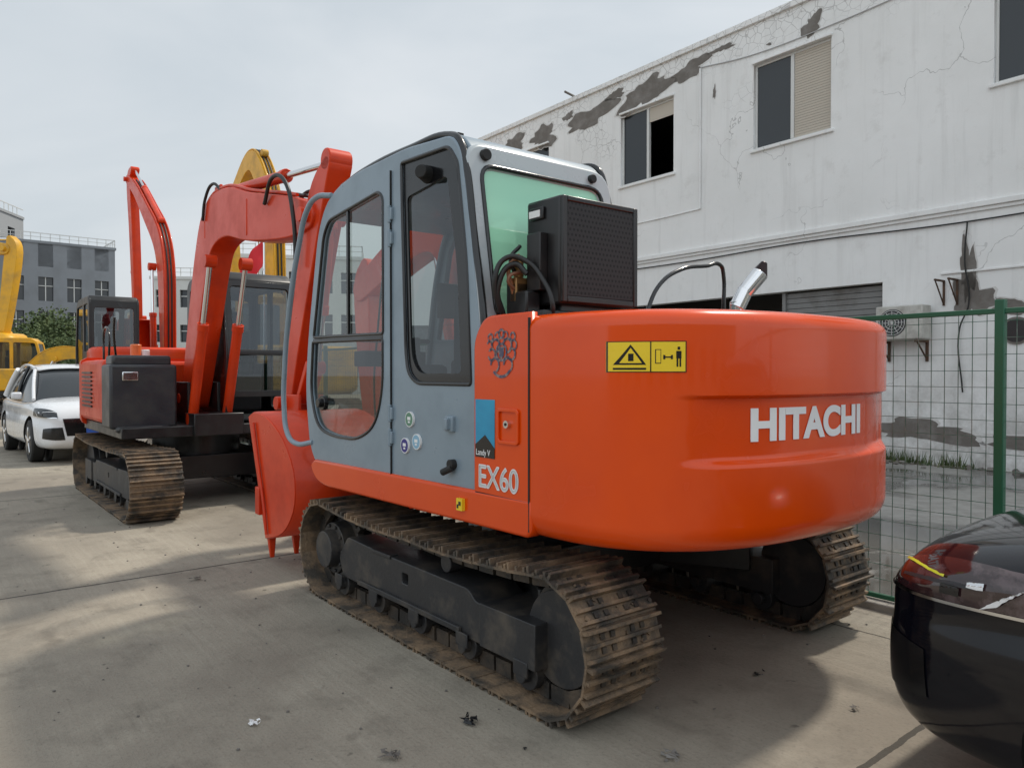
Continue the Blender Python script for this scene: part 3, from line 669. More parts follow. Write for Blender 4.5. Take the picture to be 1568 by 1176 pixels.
# ================================================================ CARS
def car(loc,rz,paint,name='parked_car'):
    K=empty(name,loc,rz)
    st=[(0.0,.50,.44,.70),(-.03,.66,.33,.82),(-.12,.77,.25,.91),(-.30,.85,.22,.97),(-.6,.905,.22,1.02),(-1.15,.925,.22,1.07),(-2.2,.93,.22,1.04),(-3.4,.93,.22,1.06),(-4.1,.91,.25,1.08),(-4.42,.85,.30,1.03),(-4.52,.70,.40,.90)]
    bm=bmesh.new(); rings=[]
    for x,w,b0,t in st:
        h=t-b0
        half=[(0,b0),(.8*w,b0),(.97*w,b0+.07*h),(1.0*w,b0+.28*h),(.985*w,b0+.55*h),(.955*w,b0+.64*h),(.965*w,b0+.80*h),(.93*w,b0+.87*h),(.80*w,t-.03),(.5*w,t),(0,t+.012)]
        pts=[(x,y,z) for y,z in half]+[(x,-y,z) for y,z in half[-2:0:-1]]
        rings.append([bm.verts.new(p) for p in pts])
    n=len(rings[0])
    for i in range(len(rings)-1):
        for k in range(n): bm.faces.new((rings[i][k],rings[i][(k+1)%n],rings[i+1][(k+1)%n],rings[i+1][k]))
    bm.faces.new(rings[0][::-1]); bm.faces.new(rings[-1])
    bmesh.ops.recalc_face_normals(bm,faces=bm.faces)
    me=bpy.data.meshes.new('body'); bm.to_mesh(me); bm.free()
    body=finish(me,'body',[paint,RUB],K,0,True,180)
    s=body.modifiers.new('sub','SUBSURF'); s.levels=s.render_levels=3
    for wx in (-.92,-3.58):
        g=Geo(); g.cyl((wx,-1.2,.36),(wx,-.62,.36),.40,n=40); g.cyl((wx,1.2,.36),(wx,.62,.36),.40,n=40)
        c_=g.done('cut',RUB,K,0,False); 
        bo=body.modifiers.new('arch','BOOLEAN'); bo.object=c_; bo.operation='DIFFERENCE'; bo.solver='EXACT'
    bpy.context.view_layer.update(); dg=bpy.context.evaluated_depsgraph_get()
    me2=bpy.data.meshes.new_from_object(body.evaluated_get(dg)); body.modifiers.clear(); body.data=me2
    for p in me2.polygons: p.use_smooth=True
    me2.set_sharp_from_angle(angle=rad(40))
    for o in [o for o in K.children if o.name.startswith('cut')]: bpy.data.objects.remove(o)
    gs=[(-1.05,.80,.76,1.03),(-1.45,.82,.68,1.30),(-1.9,.83,.62,1.54),(-2.4,.83,.61,1.62),(-3.2,.83,.60,1.62),(-3.8,.81,.59,1.54),(-4.15,.78,.62,1.32),(-4.36,.74,.7,1.05)]
    bm=bmesh.new(); rings=[]
    for x,w0,w1,zr in gs:
        half=[(w0,.97),(w0*.6+w1*.4,(.97+zr)/2),(w1,zr-.05),(w1*.85,zr-.01),(0,zr+.015)]
        rings.append([bm.verts.new((x,y,z)) for y,z in half]+[bm.verts.new((x,-y,z)) for y,z in half[-2::-1]])
    for i in range(len(rings)-1):
        for k in range(len(rings[0])-1): bm.faces.new((rings[i][k],rings[i][k+1],rings[i+1][k+1],rings[i+1][k]))
    bmesh.ops.recalc_face_normals(bm,faces=bm.faces)
    me=bpy.data.meshes.new('gh'); bm.to_mesh(me); bm.free(); gh=finish(me,'window_glass',WINDK,K,0,True,60); s=gh.modifiers.new('sub','SUBSURF'); s.levels=s.render_levels=2
    bm=bmesh.new(); rings=[]
    for x,w0,w1,zr in [(-1.88,0,.60,1.55),(-2.4,0,.62,1.63),(-3.2,0,.61,1.63),(-3.95,0,.60,1.50)]:
        rings.append([bm.verts.new((x,y,z)) for y,z in ((w1+.02,zr-.06),(w1*.88,zr),(0,zr+.02),(-w1*.88,zr),(-w1-.02,zr-.06))])
    for i in range(3):
        for k in range(4): bm.faces.new((rings[i][k],rings[i][k+1],rings[i+1][k+1],rings[i+1][k]))
    me=bpy.data.meshes.new('rf'); bm.to_mesh(me); bm.free(); rf=finish(me,'roof',paint,K,0,True,60); s=rf.modifiers.new('sub','SUBSURF'); s.levels=s.render_levels=2
    so=rf.modifiers.new('so','SOLIDIFY'); so.thickness=.02; so.offset=1
    for sd in (1,-1):
        pipe('a_pillar',[(-1.05,sd*.80,1.02),(-1.45,sd*.735,1.28),(-1.92,sd*.64,1.52)],.03,paint,K)
        pipe('roof_rail',[(-1.9,sd*.635,1.54),(-2.4,sd*.635,1.60),(-3.2,sd*.625,1.60),(-3.9,sd*.60,1.50)],.025,paint,K)
        pipe('b_pillar',[(-2.45,sd*.84,1.02),(-2.50,sd*.76,1.30),(-2.55,sd*.64,1.58)],.03,TRIM,K)
        pipe('c_pillar',[(-4.2,sd*.78,1.03),(-4.0,sd*.70,1.30),(-3.8,sd*.62,1.53)],.06,paint,K)
        for wx in (-.92,-3.58):
            g=Geo(); g.cyl((wx,sd*.70,.345),(wx,sd*.90,.345),.345,n=40); t=g.done('tyre',RUB,K,.03)
            g=Geo(); g.cyl((wx,sd*.86,.345),(wx,sd*.905,.345),.235,n=40); g.done('rim_back',BLACK,K,.01)
            g=Geo()
            for k in range(5):
                M=Matrix.Translation((wx,sd*.905,.345))@Matrix.Rotation(k*2*math.pi/5,4,'Y'); g.box((0,0,.12),(.05,.02,.22),M)
            g.cyl((wx,sd*.89,.345),(wx,sd*.92,.345),.05)
            g.done('rim_spokes',CHROME,K,.006)
            g=Geo(); g.cyl((wx,sd*.60,.40),(wx,sd*.64,.40),.42,n=32); g.done('wheel_well',RUB,K)
        g=Geo(); g.box((-1.55,sd*.98,1.08),(.12,.16,.12)); g.done('wing_mirror',paint,K,.03)
    return K,body
def patch(K,body,nm,outline,mat,off,n=14):
    a,b_,c_,d_=[Vector(p) for p in outline]; bm=bmesh.new(); g=[]
    for i in range(n+1):
        g.append([bm.verts.new(a.lerp(b_,i/n).lerp(d_.lerp(c_,i/n),j/n)) for j in range(n+1)])
    for i in range(n):
        for j in range(n): bm.faces.new((g[i][j],g[i+1][j],g[i+1][j+1],g[i][j+1]))
    me=bpy.data.meshes.new(nm); bm.to_mesh(me); bm.free(); o=finish(me,nm,mat,K)
    s=o.modifiers.new('w','SHRINKWRAP'); s.target=body; s.wrap_method='NEAREST_SURFACEPOINT'; s.wrap_mode='ABOVE_SURFACE'; s.offset=off
    return o
LENS=simple('lamp_lens',(.028,.012,.014),.05,0,1,rvar=.02,dirt=(.09,.06,.065),dscale=9,dlo=.50,dhi=.62)
DRL=simple('lamp_strip',(.78,.79,.81),.2,0,1)
AMB=simple('lamp_amber',(.70,.72,.05),.2,0,1)
def carface(K,body,lens,drl):
    for s in (1,-1):
        patch(K,body,'headlamp',[(-.04,s*.62,.745),(-.66,s*.94,.775),(-.62,s*.93,.955),(-.07,s*.64,.87)],lens,.006)
        patch(K,body,'headlamp_bezel',[(-.10,s*.72,.80),(-.36,s*.92,.83),(-.36,s*.92,.85),(-.10,s*.72,.815)],CHAR,.010)
        patch(K,body,'headlamp_strip_upper',[(-.07,s*.64,.85),(-.26,s*.84,.85),(-.26,s*.84,.862),(-.07,s*.64,.865)],AMB if lens is LENS else drl,.014)
        patch(K,body,'headlamp_strip_lower',[(-.375,s*.95,.765),(-.50,s*.95,.86),(-.56,s*.95,.915),(-.43,s*.95,.785)],drl,.016)
        patch(K,body,'headlamp_projector',[(-.33,s*.92,.835),(-.385,s*.93,.835),(-.385,s*.93,.872),(-.33,s*.92,.872)],CHROME,.013)
        patch(K,body,'headlamp_projector_inner',[(-.24,s*.88,.785),(-.31,s*.9,.785),(-.31,s*.9,.825),(-.24,s*.88,.825)],TRIM,.013)
        patch(K,body,'headlamp_lower_edge',[(-.06,s*.62,.735),(-.62,s*.94,.765),(-.62,s*.94,.775),(-.06,s*.62,.745)],CHROME,.010,24)
        patch(K,body,'fog_intake',[(-.02,s*.52,.40),(-.22,s*.84,.42),(-.20,s*.84,.58),(-.01,s*.56,.60)],TRIM,.005)
    patch(K,body,'grille',[(.02,-.5,.46),(.02,.5,.46),(.0,.56,.74),(.0,-.56,.74)],TRIM,.006)
    patch(K,body,'badge',[(.02,-.06,.66),(.02,.06,.66),(.02,.06,.72),(.02,-.06,.72)],CHROME,.014,4)
    g=Geo(); g.bx(.0,.03,-.22,.22,.47,.60); g.done('number_plate',simple('plate_blue',(.03,.10,.4),.4),K,.005)
DARKP=simple('dark_car_paint',(.004,.004,.007),.08,0,.25,rvar=.03,spec=.35)
WHP=simple('white_car_paint',(.72,.73,.75),.25,0,.8)
K,body=car((1.873,3.15,0),HEAD,DARKP); carface(K,body,LENS,DRL)
K2,body2=car(tuple(W(10.55,-.85)),HEAD+math.pi+rad(3),WHP); carface(K2,body2,WINDK,DRL)
K2.scale=(1,1,1.03)

# ================================================================ FENCE
FG=simple('green_fence_paint',(.012,.11,.055),.45)
FE=empty('wire_mesh_fence',tuple(W(0,1.58)),HEAD)
g=Geo()
for k in range(-2,5):
    x=-1.97+3.0*k; g.bx(x-.025,x+.025,-.025,.025,0,1.92); g.box((x,0,.01),(.14,.14,.02))
x0,x1=-10.9,11
g.bx(x0,x1,-.015,.015,1.84,1.87); g.bx(x0,x1,-.015,.015,.06,.09)
g.done('fence_posts',FG,FE,.004)
g=Geo()
WG=simple('fence_wire',(.03,.12,.08),.45,.3,dirt=(.25,.27,.25),dscale=9)
n=int((x1-x0)/.075)
for i in range(n):
    x=x0+.075*i; g.bx(x-.0017,x+.0017,-.0017,.0017,.09,1.84)
z=.09
while z<1.84:
    g.bx(x0,x1,.002,.0054,z-.0017,z+.0017); z+=.095
g.done('fence_wires',WG,FE,0,False)
g=Geo(); g.bx(x0,x1,-.09,.09,-.02,.05); 
g.done('fence_footing',simple('kerb_concrete',(.30,.28,.25),.85,dirt=(.18,.165,.14),dscale=5,bmp=.4),FE,.01)

# ================================================================ WHITE WAREHOUSE
m,nt,b=new_mat('old_white_plaster')
pos=_n(nt,'ShaderNodeNewGeometry').outputs['Position']
sz=_n(nt,'ShaderNodeSeparateXYZ'); nt.links.new(pos,sz.inputs[0])
stv=_n(nt,'ShaderNodeMapping'); stv.inputs['Scale'].default_value=(3.5,3.5,.25); nt.links.new(pos,stv.inputs[0])
na_=noise(nt,pos,.5,6,.6); nb_=noise(nt,pos,2.2,6,.72)
col=mixc(nt,ramp(nt,na_,.35,.7),(.75,.75,.735),(.83,.83,.82))
strk=math_(nt,'MULTIPLY',ramp(nt,noise(nt,stv.outputs[0],1.3,5,.65),.52,.80),.36)
col=mixc(nt,strk,col,(.46,.45,.43))
col=mixc(nt,math_(nt,'MULTIPLY',ramp(nt,nb_,.56,.76),.38),col,(.50,.485,.46))
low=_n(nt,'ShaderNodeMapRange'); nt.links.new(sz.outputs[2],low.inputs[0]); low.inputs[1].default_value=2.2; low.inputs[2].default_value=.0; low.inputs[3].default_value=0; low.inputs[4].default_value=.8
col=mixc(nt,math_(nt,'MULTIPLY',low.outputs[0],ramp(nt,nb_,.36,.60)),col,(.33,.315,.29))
nn=_n(nt,'ShaderNodeTexNoise'); nn.inputs['Scale'].default_value=1.2; nn.inputs['Detail'].default_value=4; nt.links.new(pos,nn.inputs['Vector'])
def cracks(scale,th,mask,wsc):
    ad=_n(nt,'ShaderNodeVectorMath',operation='MULTIPLY_ADD'); nt.links.new(nn.outputs['Color'],ad.inputs[0]); ad.inputs[1].default_value=(wsc,wsc,wsc); nt.links.new(pos,ad.inputs[2])
    v=_n(nt,'ShaderNodeTexVoronoi',feature='DISTANCE_TO_EDGE'); v.inputs['Scale'].default_value=scale; nt.links.new(ad.outputs[0],v.inputs['Vector'])
    return math_(nt,'MULTIPLY',math_(nt,'LESS_THAN',v.outputs[0],th),mask)
msk=noise(nt,pos,.33,2)
top=_n(nt,'ShaderNodeMapRange'); nt.links.new(sz.outputs[2],top.inputs[0]); top.inputs[1].default_value=7.7; top.inputs[2].default_value=8.2; top.inputs[3].default_value=0; top.inputs[4].default_value=1
ck=math_(nt,'MAXIMUM',cracks(.38,.0030,ramp(nt,msk,.47,.53),1.6),cracks(6,.030,math_(nt,'MAXIMUM',ramp(nt,msk,.61,.65),math_(nt,'MULTIPLY',top.outputs[0],ramp(nt,na_,.38,.46))),.2))
col=mixc(nt,math_(nt,'MULTIPLY',ck,.5),col,(.27,.26,.25))
nt.links.new(col,b.inputs['Base Color']); b.inputs['Roughness'].default_value=.85
bump(nt,b,math_(nt,'ADD',nb_,math_(nt,'MULTIPLY',ck,-1)),.3,.02)
PLAS=m
CONC=simple('exposed_render',(.15,.135,.12),.9,dirt=(.25,.235,.22),dscale=3,bmp=.6,bscale=14)
EDGE=simple('broken_plaster_edge',(.62,.61,.59),.9)
ALU=simple('window_frame_paint',(.62,.62,.60),.45)
BE=empty('warehouse_building',(6.44,12.86,0),rad(-52.6))
AX=((1,0,0),(0,0,1))
wins=[(-10.62,-8.98),(-6.32,-4.70),(-2.65,-1.01),(1.64,3.28),(5.3,6.94)]
holes=[[(a,5.96),(b_,5.96),(b_,7.65),(a,7.65)] for a,b_ in wins]
holes.append([(-7.6,0.02),(-.05,0.02),(-.05,3.08),(-7.6,3.08)])
holes.append([(-12.6,.9),(-10.9,.9),(-10.9,2.6),(-12.6,2.6)])
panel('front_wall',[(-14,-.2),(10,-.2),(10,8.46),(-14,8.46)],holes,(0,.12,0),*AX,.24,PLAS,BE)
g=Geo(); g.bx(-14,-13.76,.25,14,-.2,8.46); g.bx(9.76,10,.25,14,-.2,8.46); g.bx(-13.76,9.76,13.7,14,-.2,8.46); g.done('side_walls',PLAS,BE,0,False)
g=Geo(); g.bx(-13.76,9.76,.25,13.7,8.0,8.2); g.bx(-13.76,9.76,.25,13.7,4.0,4.15); g.bx(-13.7,9.7,5.0,5.1,.0,8.0); g.done('floors_and_roof',simple('interior_grey',(.12,.12,.115),.9),BE,0,False)
g=Geo(); g.bx(-14.06,10.06,-.06,.28,8.46,8.58); g.bx(-14,10,-.07,-.002,4.10,4.19); g.bx(-14,10,-.035,-.002,4.04,4.10); g.bx(.9,10,-.03,-.002,3.10,3.14)
g.done('coping_and_string_course',PLAS,BE,.01)
BLIND=simple('roller_blind',(.50,.45,.38),.8)
for i,(a,b_) in enumerate(wins):
    g=Geo()
    for (p,q,r_,s_) in ((a-.06,b_+.06,5.90,5.958),(a-.02,b_+.02,7.652,7.70)): g.bx(p,q,-.05,.05,r_,s_)
    g.done('window_sill_%d'%i,PLAS,BE,.01)
    g=Geo(); f=.045
    g.bx(a+.002,a+f,.06,.12,5.962,7.648); g.bx(b_-f,b_-.002,.06,.12,5.962,7.648); g.bx(a+f,b_-f,.06,.12,5.962,5.962+f); g.bx(a+f,b_-f,.06,.12,7.648-f,7.648)
    mid=(a+b_)/2; g.bx(mid-.035,mid+.035,.055,.125,5.962+f,7.648-f); g.done('window_frame_%d'%i,ALU,BE,.004)
    g=Geo(); g.bx(a+f,mid-.035,.085,.092,6.0,7.61)
    if i!=1: g.bx(mid+.035,b_-f,.095,.102,6.0,7.61)
    g.done('window_pane_%d'%i,WINDK,BE,0,False)
    if i==2: 
        g=Geo()
        for k in range(32): g.bx(mid+.04,b_-f-.005,.074,.080+.006*(k%2),6.01+k*.05,6.055+k*.05)
        g.done('window_blind_%d'%i,BLIND,BE,0,False)
    if i==1:
        g=Geo(); g.bx(mid+.04,b_-f-.005,.074,.084,7.28,7.6); g.done('window_blind_%d'%i,BLIND,BE,0,False)
g=Geo()
for k in range(30): g.bx(-1.98,-.07,.15,.175+.008*(k%2),.05+k*.1,.14+k*.1)
g.bx(-2.05,-1.98,.10,.24,.02,3.07)
g.done('roller_shutter',simple('shutter_grey',(.20,.20,.195),.6,dirt=(.13,.12,.11),dscale=3),BE,0,False)
g=Geo(); g.bx(-12.6,-10.9,.15,.16,.9,2.6); g.done('ground_window_pane',WINDK,BE,0,False)
def blob(cx,cz,w,h,seed,n=40,slant=0,k_=1):
    rnd=random.Random(seed); pts=[]
    ph=[rnd.uniform(0,6.28) for _ in range(4)]
    for k in range(n):
        a=2*math.pi*k/n; r_=1+.20*math.sin(2*a+ph[0])+.17*math.sin(3*a+ph[1])+.13*math.sin(5*a+ph[2])+.10*math.sin(9*a+ph[3])+rnd.uniform(-.08,.08)
        px=w/2*r_*math.cos(a)*k_; pz=h/2*r_*math.sin(a)*k_; pts.append((cx+px,cz+pz+slant*px))
    return pts
bl=[(-1.4,7.98,.34,.42,1,.3),(-4.25,8.08,.95,.34,2,.12),(-5.55,7.96,1.35,.62,3,.14),(-7.35,7.92,1.5,.52,4,.10),(-9.2,7.88,1.0,.55,5,.05),(-10.5,7.95,1.0,.5,6,0),(-12.3,7.95,1.2,.5,8,0),(-6.5,8.2,.5,.25,21,0),(1.30,3.15,.2,1.0,7,0),(1.36,2.72,.55,.6,9,0),(1.95,2.5,.6,.22,10,-.1),(.6,.55,1.6,.35,11,0),(3.2,.45,2.6,.5,12,0),(-3.4,8.25,.5,.12,13,0),(-8.2,8.15,.35,.2,14,0),(6.2,8.05,1.1,.4,15,0),(-2.3,7.95,.10,.05,17,0),(-3.6,7.4,.06,.3,18,0)]
for i,(cx_,cz_,w_,h_,sd,sl) in enumerate(bl):
    panel('peeled_patch_edge_%d'%i,blob(cx_+.01,cz_+.01,w_,h_,sd,40,sl,1.09),[],(0,-.002,0),*AX,.002,EDGE,BE)
    panel('peeled_patch_%d'%i,blob(cx_,cz_,w_,h_,sd,40,sl),[],(0,-.005,0),*AX,.002,CONC,BE)
pipe('downpipe',[(-3.95,-.03,8.0),(-3.95,-.03,5.02)],.022,PLAS,BE)
pipe('conduit',[(-3.95,-.02,5.02),(-5.2,-.02,5.0),(-7.5,-.02,5.02)],.012,PLAS,BE)
pipe('cable',[(-3.95,-.02,8.02),(-2.7,-.02,7.86),(-1.0,-.02,7.84),(1.0,-.02,7.9),(4,-.02,7.85)],.010,simple('cable_grey',(.4,.4,.4),.7),BE)
pipe('cable_low',[(-7,-.03,3.95),(-4.2,-.03,3.93),(-1.5,-.03,3.97),(1.3,-.03,3.9),(4,-.03,3.96)],.012,RUB,BE)
pipe('cable_drop',[(1.3,-.04,3.9),(1.27,-.05,3.3),(1.33,-.04,2.6),(1.2,-.05,2.2),(1.25,-.04,1.2)],.012,RUB,BE)
pipe('roof_spout',[(-8.0,.1,8.60),(-8.0,-.3,8.66)],.03,CONC,BE)
g=Geo(); g.bx(.02,.78,-.38,-.06,2.06,2.62); g.done('air_conditioner',simple('ac_casing',(.50,.49,.45),.5,dirt=(.30,.28,.25),dscale=4),BE,.02)
g=Geo(); g.cyl((.30,-.386,2.34),(.30,-.378,2.34),.225,n=32); g.done('ac_fan_recess',CHAR,BE)
g=Geo()
for r_ in (.06,.11,.16,.205):
    for k in range(24):
        a=2*math.pi*k/24; b2=2*math.pi*(k+1)/24
        g.cyl((.30+r_*math.cos(a),-.392,2.34+r_*math.sin(a)),(.30+r_*math.cos(b2),-.392,2.34+r_*math.sin(b2)),.005,n=5)
for k in range(6):
    a=k*math.pi/6; g.cyl((.30-.2*math.cos(a),-.394,2.34-.2*math.sin(a)),(.30+.2*math.cos(a),-.394,2.34+.2*math.sin(a)),.004,n=5)
g.done('ac_fan_guard',ALU,BE)
RUST=simple('rusty_iron',(.08,.05,.035),.8,.3,dirt=(.16,.08,.04),dscale=9)
g=Geo()
for x in (.08,.70):
    g.bx(x-.02,x+.02,-.44,-.002,2.01,2.05); g.bx(x-.02,x+.02,-.04,-.002,1.7,2.01)
    g.cyl((x,-.38,2.02),(x,-.03,1.74),.014,n=8)
for x in (.95,1.15):
    g.bx(x-.015,x+.015,-.35,-.002,2.98,3.01); g.bx(x-.015,x+.015,-.03,-.002,2.6,2.98); g.cyl((x,-.33,2.98),(x,-.02,2.62),.012,n=8)
g.done('wall_brackets',RUST,BE,.002)
g=Geo(); g.cyl((1.98,-.02,2.15),(1.98,.0,2.15),.21,n=28); g.done('vent_ring',CONC,BE)
g=Geo(); g.cyl((1.98,-.026,2.15),(1.98,-.01,2.15),.175,n=28); g.done('vent_dark',BLACK,BE)
for k,x in enumerate((2.6,3.6)):
    g=Geo(); g.bx(x,x+.22,-.10,-.002,3.45,3.62); g.done('junction_box_%d'%k,simple('box_grey',(.35,.35,.34),.6),BE,.01)
g=Geo()
for k in range(170):
    x=random.uniform(-3,7); y=-abs(random.gauss(0,.25))-.05; s_=random.uniform(.02,.09)
    M=Matrix.Translation((x,y,s_*.3))@Matrix.Rotation(random.uniform(0,3),4,'Z')@Matrix.Rotation(random.uniform(0,1),4,'X'); g.box((0,0,0),(s_,s_*random.uniform(.4,1),s_*.6),M)
g.done('wall_base_rubble',CONC,BE,0,False)
WE=empty('weeds',(6.44,12.86,0),rad(-52.6))
g=Geo()
for k in range(900):
    cx_=random.choice([-.2,.1,.5,1.2,2.6,4.2,5.5]); x=cx_+random.gauss(0,.16); y=-.12-abs(random.gauss(0,.08)); h=random.uniform(.05,.28); a=random.uniform(0,6.28); t=random.uniform(.0,.12)
    w_=.012; z=0
    g.poly([(x-w_*math.cos(a),y-w_*math.sin(a),z),(x+w_*math.cos(a),y+w_*math.sin(a),z),(x+t*math.cos(a+1),y+t*math.sin(a+1),h)])
g.done('weed_blades',simple('weed_green',(.06,.10,.03),.7,dirt=(.12,.12,.05),dscale=8),WE,0,False)

# ================================================================ DISTANT BUILDINGS
def block(name,loc,rz,Wd,Dp,Ht,wall,cols,rows,wz0,fl,ww,wh,rail=True):
    B=empty(name,loc,rz); hl_=[]
    for i in range(cols):
        cx_=Wd*(i+.5)/cols
        for j_ in range(rows):
            z=wz0+fl*j_; hl_.append((cx_-ww/2,cx_+ww/2,z,z+wh))
    panel('facade',[(0,-.1),(Wd,-.1),(Wd,Ht),(0,Ht)],[[(a,c_),(b_,c_),(b_,d_),(a,d_)] for a,b_,c_,d_ in hl_],(0,.15,0),*AX,.3,wall,B)
    nD=max(1,int(Dp/4)); sh=[]
    for i in range(nD):
        cx_=Dp*(i+.5)/nD
        for j_ in range(rows): z=wz0+fl*j_; sh.append((cx_-ww/2,cx_+ww/2,z,z+wh))
    panel('side_facade',[(.31,-.1),(Dp,-.1),(Dp,Ht),(.31,Ht)],[[(a,c_),(b_,c_),(b_,d_),(a,d_)] for a,b_,c_,d_ in sh],(Wd-.15,0,0),(0,1,0),(0,0,1),.3,wall,B)
    g=Geo(); g.bx(.2,Wd-.32,.33,Dp-.3,0,Ht-.4); g.done('glazing',WINDK,B,0,False)
    g=Geo(); g.bx(0,.3,.31,Dp,0,Ht); g.bx(.3,Wd-.3,Dp-.3,Dp,0,Ht); g.bx(-.1,Wd+.1,-.1,.32,Ht+.002,Ht+.25); g.bx(Wd-.3,Wd+.1,.33,Dp,Ht+.002,Ht+.25)
    g.done('walls_and_parapet',wall,B,0,False)
    g=Geo()
    for a,b_,c_,d_ in hl_: g.bx((a+b_)/2-.04,(a+b_)/2+.04,.2,.3,c_,d_); g.bx(a,b_,.2,.3,c_+wh*.62,c_+wh*.62+.07)
    if rail:
        n_=int(Wd/.8)
        for i in range(n_+1): g.bx(Wd*i/n_-.03,Wd*i/n_+.03,.0,.06,Ht+.25,Ht+1.0)
        g.bx(0,Wd,.0,.06,Ht+.95,Ht+1.02); g.bx(0,Wd,.0,.06,Ht+.6,Ht+.64)
        for i in range(int(Dp/.8)): g.bx(Wd-.06,Wd,.8*i,.8*i+.06,Ht+.25,Ht+1.0)
        g.bx(Wd-.06,Wd,0,Dp,Ht+.95,Ht+1.02)
    g.done('mullions_and_railing',ALU,B,0,False)
    return B
GW=simple('grey_cladding',(.22,.235,.255),.7,dirt=(.19,.20,.215),dscale=.6)
block('office_building',(-51.5,66.6,0),rad(40),14.5,14,14.0,GW,6,4,1.9,3.3,1.25,2.3)
block('office_building',(-58.5,60,0),rad(8),11.2,14,17.0,simple('pale_cladding',(.35,.36,.37),.7),4,5,1.8,3.1,1.3,1.6)
WWL=simple('white_cladding',(.55,.55,.53),.7)
block('low_white_building',(-31,64,0),rad(6),14,10,9.6,WWL,7,3,1.2,3.0,1.2,1.5)
block('low_white_building',(-19.6,52,0),rad(10),9,10,9.6,WWL,5,3,1.2,3.0,1.2,1.5)
block('grey_shed_building',(-75,95,0),rad(2),120,20,7.5,GW,30,2,1.2,3.2,2,1.4,False)
block('reflection_building',(34,-24,0),rad(180),62,12,6.5,simple('reflection_building_wall',(.40,.40,.38),.8,dirt=(.30,.29,.27),dscale=1),12,2,1.0,3.0,2.4,1.6,False)  # unseen building added behind the camera to vary reflections on glass and paint

LEAF=simple('foliage',(.045,.075,.025),.8,dirt=(.09,.12,.04),dscale=1.2,dlo=.4,dhi=.6)
BARK=simple('bark',(.10,.075,.05),.9)
def tree(loc,h,cr_,seed):
    rnd=random.Random(seed); T=empty('tree',loc)
    g=Geo(); g.cyl((0,0,0),(0,0,h*.45),.16,.1,n=10); cl=[]
    for k in range(9):
        a=rnd.uniform(0,6.28); l=rnd.uniform(.4,.9)*cr_; tip=(l*math.cos(a),l*math.sin(a),h*rnd.uniform(.5,.88)); g.cyl((0,0,h*rnd.uniform(.3,.45)),tip,.07,.02,n=6); cl.append((Vector(tip),rnd.uniform(.35,.6)*cr_))
    g.done('trunk',BARK,T)
    g=Geo()
    for c_,rr in cl:
        for k in range(420):
            d_=Vector((rnd.gauss(0,1),rnd.gauss(0,1),rnd.gauss(0,.8))).normalized()*rr*rnd.uniform(.35,1.05); p=c_+d_; s_=rnd.uniform(.06,.14)
            a=Vector((rnd.uniform(-1,1),rnd.uniform(-1,1),rnd.uniform(-1,1))).normalized(); b_=a.orthogonal().normalized()
            g.poly([tuple(p+a*s_),tuple(p+b_*s_*.6),tuple(p-a*s_),tuple(p-b_*s_*.6)])
    g.done('crown',LEAF,T,0,False)
for i,(x,y,h,c_) in enumerate(((-29.5,46,5.4,2.2),(-31.5,47,4.9,2.2),(-27.6,45,4.4,1.6),(-35,47,5,2.4))): tree((x,y,0),h,c_,i)

FP=empty('flag',(-4.62,13.9,0)); g=Geo(); g.cyl((0,0,0),(.0,0,4.1),.018,n=10); g.done('pole',CHROME,FP)
bm=bmesh.new(); gr=[]
for i in range(13):
    gr.append([bm.verts.new((-.02-i*.035+.0*j,.06*math.sin(i*.8+j*.5),4.05-i*.05-j*.08-.01*math.sin(i))) for j in range(8)])
for i in range(12):
    for j in range(7): bm.faces.new((gr[i][j],gr[i+1][j],gr[i+1][j+1],gr[i][j+1]))
me=bpy.data.meshes.new('flag'); bm.to_mesh(me); bm.free(); finish(me,'cloth',simple('flag_red',(.65,.02,.03),.7),FP)

g=Geo()
def crumple(p,s,mi,seed):
    rnd=random.Random(seed); g.mi=mi
    for k in range(9):
        c_=Vector(p)+Vector((rnd.uniform(-s,s),rnd.uniform(-s,s),rnd.uniform(0,s*.5)))
        q=[c_+Vector((rnd.uniform(-s,s),rnd.uniform(-s,s),rnd.uniform(0,s*.6))) for _ in range(4)]; g.poly([tuple(v) for v in q])
for k,(x,y,mi,s_) in enumerate(((-.187,3.167,0,.028),(-1.10,3.16,1,.018),(.62,2.87,2,.03),(-.47,2.88,2,.03),(1.23,3.69,0,.02),(.05,2.95,0,.006),(-1.5,4.4,0,.008),(1.53,3.3,2,.015),(-2.3,5.4,2,.03),(-2.0,4.1,2,.006),(.9,3.3,2,.007))): crumple((x,y,.004),s_,mi,k)
g.mi=2
for k in range(380):
    x=random.uniform(-6,3.2); y=random.uniform(2.6,9); s_=random.uniform(.003,.012)
    g.box((x,y,s_*.4),(s_,s_*.8,s_*.7),None)
g.done('litter',[BLACK,WHITE,CONC],None,0,False)

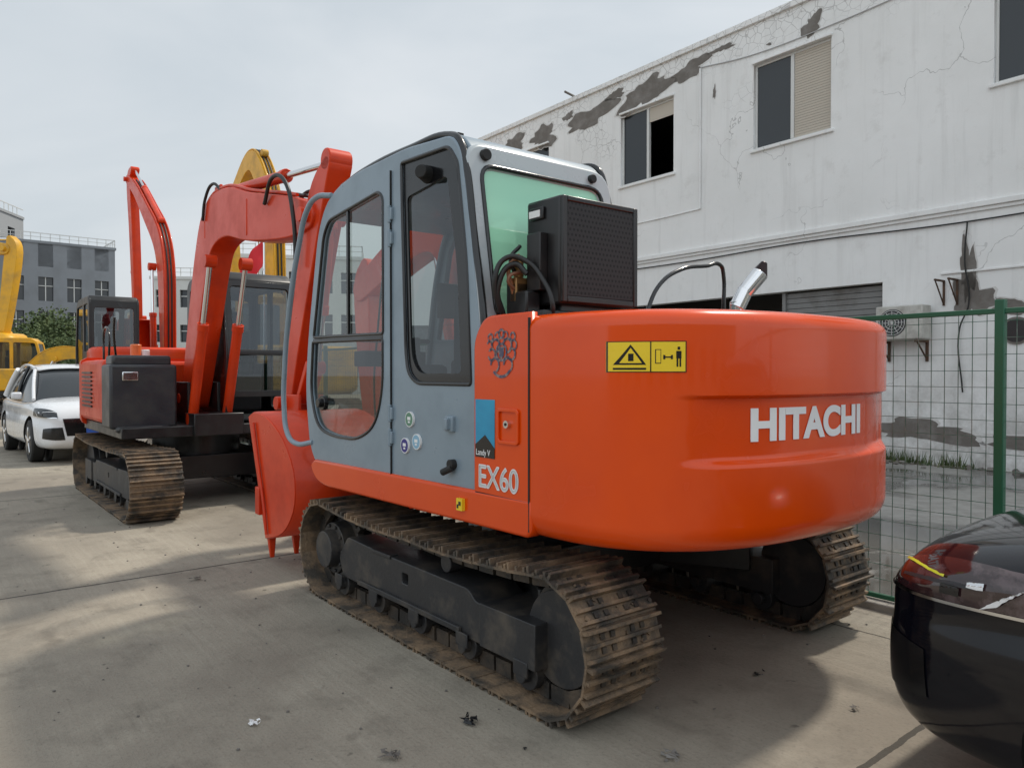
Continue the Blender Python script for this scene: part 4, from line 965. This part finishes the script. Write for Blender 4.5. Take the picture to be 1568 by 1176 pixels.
# ================================================================ WORLD, SUN, CAMERA
w=bpy.data.worlds.new('World'); sc.world=w; w.use_nodes=True; nt=w.node_tree; bg=nt.nodes['Background']
sky=_n(nt,'ShaderNodeTexSky',sky_type='NISHITA'); sky.sun_disc=False; EL=rad(55); AZ=rad(51.5)
sky.sun_elevation=EL; sky.sun_rotation=AZ; sky.dust_density=3; sky.air_density=1.2
tc=_n(nt,'ShaderNodeTexCoord').outputs['Generated']
mpp=_n(nt,'ShaderNodeMapping'); mpp.inputs['Scale'].default_value=(1,1,2.6); nt.links.new(tc,mpp.inputs[0])
nf=noise(nt,mpp.outputs[0],1.6,5,.5,.4)
cl=ramp(nt,nf,.30,.70,(5.5,6.25,6.8,1),(7.9,8.3,8.6,1))
cl2=mixc(nt,.88,sky.outputs[0],cl)
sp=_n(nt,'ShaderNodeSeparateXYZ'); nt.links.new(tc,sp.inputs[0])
mr=_n(nt,'ShaderNodeMapRange',interpolation_type='SMOOTHSTEP'); nt.links.new(sp.outputs[1],mr.inputs[0]); mr.inputs[1].default_value=.25; mr.inputs[2].default_value=-.6; mr.inputs[3].default_value=1; mr.inputs[4].default_value=1.6  # extra sky brightness added behind the camera to lift wall and shaded faces
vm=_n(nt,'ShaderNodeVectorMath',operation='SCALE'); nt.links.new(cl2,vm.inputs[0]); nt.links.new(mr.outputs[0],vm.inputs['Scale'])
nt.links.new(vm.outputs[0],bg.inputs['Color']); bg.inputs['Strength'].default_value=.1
sd=bpy.data.lights.new('sun','SUN'); sd.energy=2.7; sd.angle=rad(4); sd.color=(1,.93,.82)
so=bpy.data.objects.new('sun',sd); COL.objects.link(so)
to=Vector((R.x*math.cos(EL),R.y*math.cos(EL),math.sin(EL)))+F*.04
so.rotation_euler=to.to_track_quat('Z','Y').to_euler()

cam=bpy.data.cameras.new('camera'); co=bpy.data.objects.new('camera',cam); COL.objects.link(co); sc.camera=co
cam.sensor_width=36; cam.lens=36*1140/1568; cam.clip_end=2000; cam.clip_start=.05
co.location=(0,0,1.5); co.rotation_euler=(rad(90)-math.atan(16/1140),0,0)
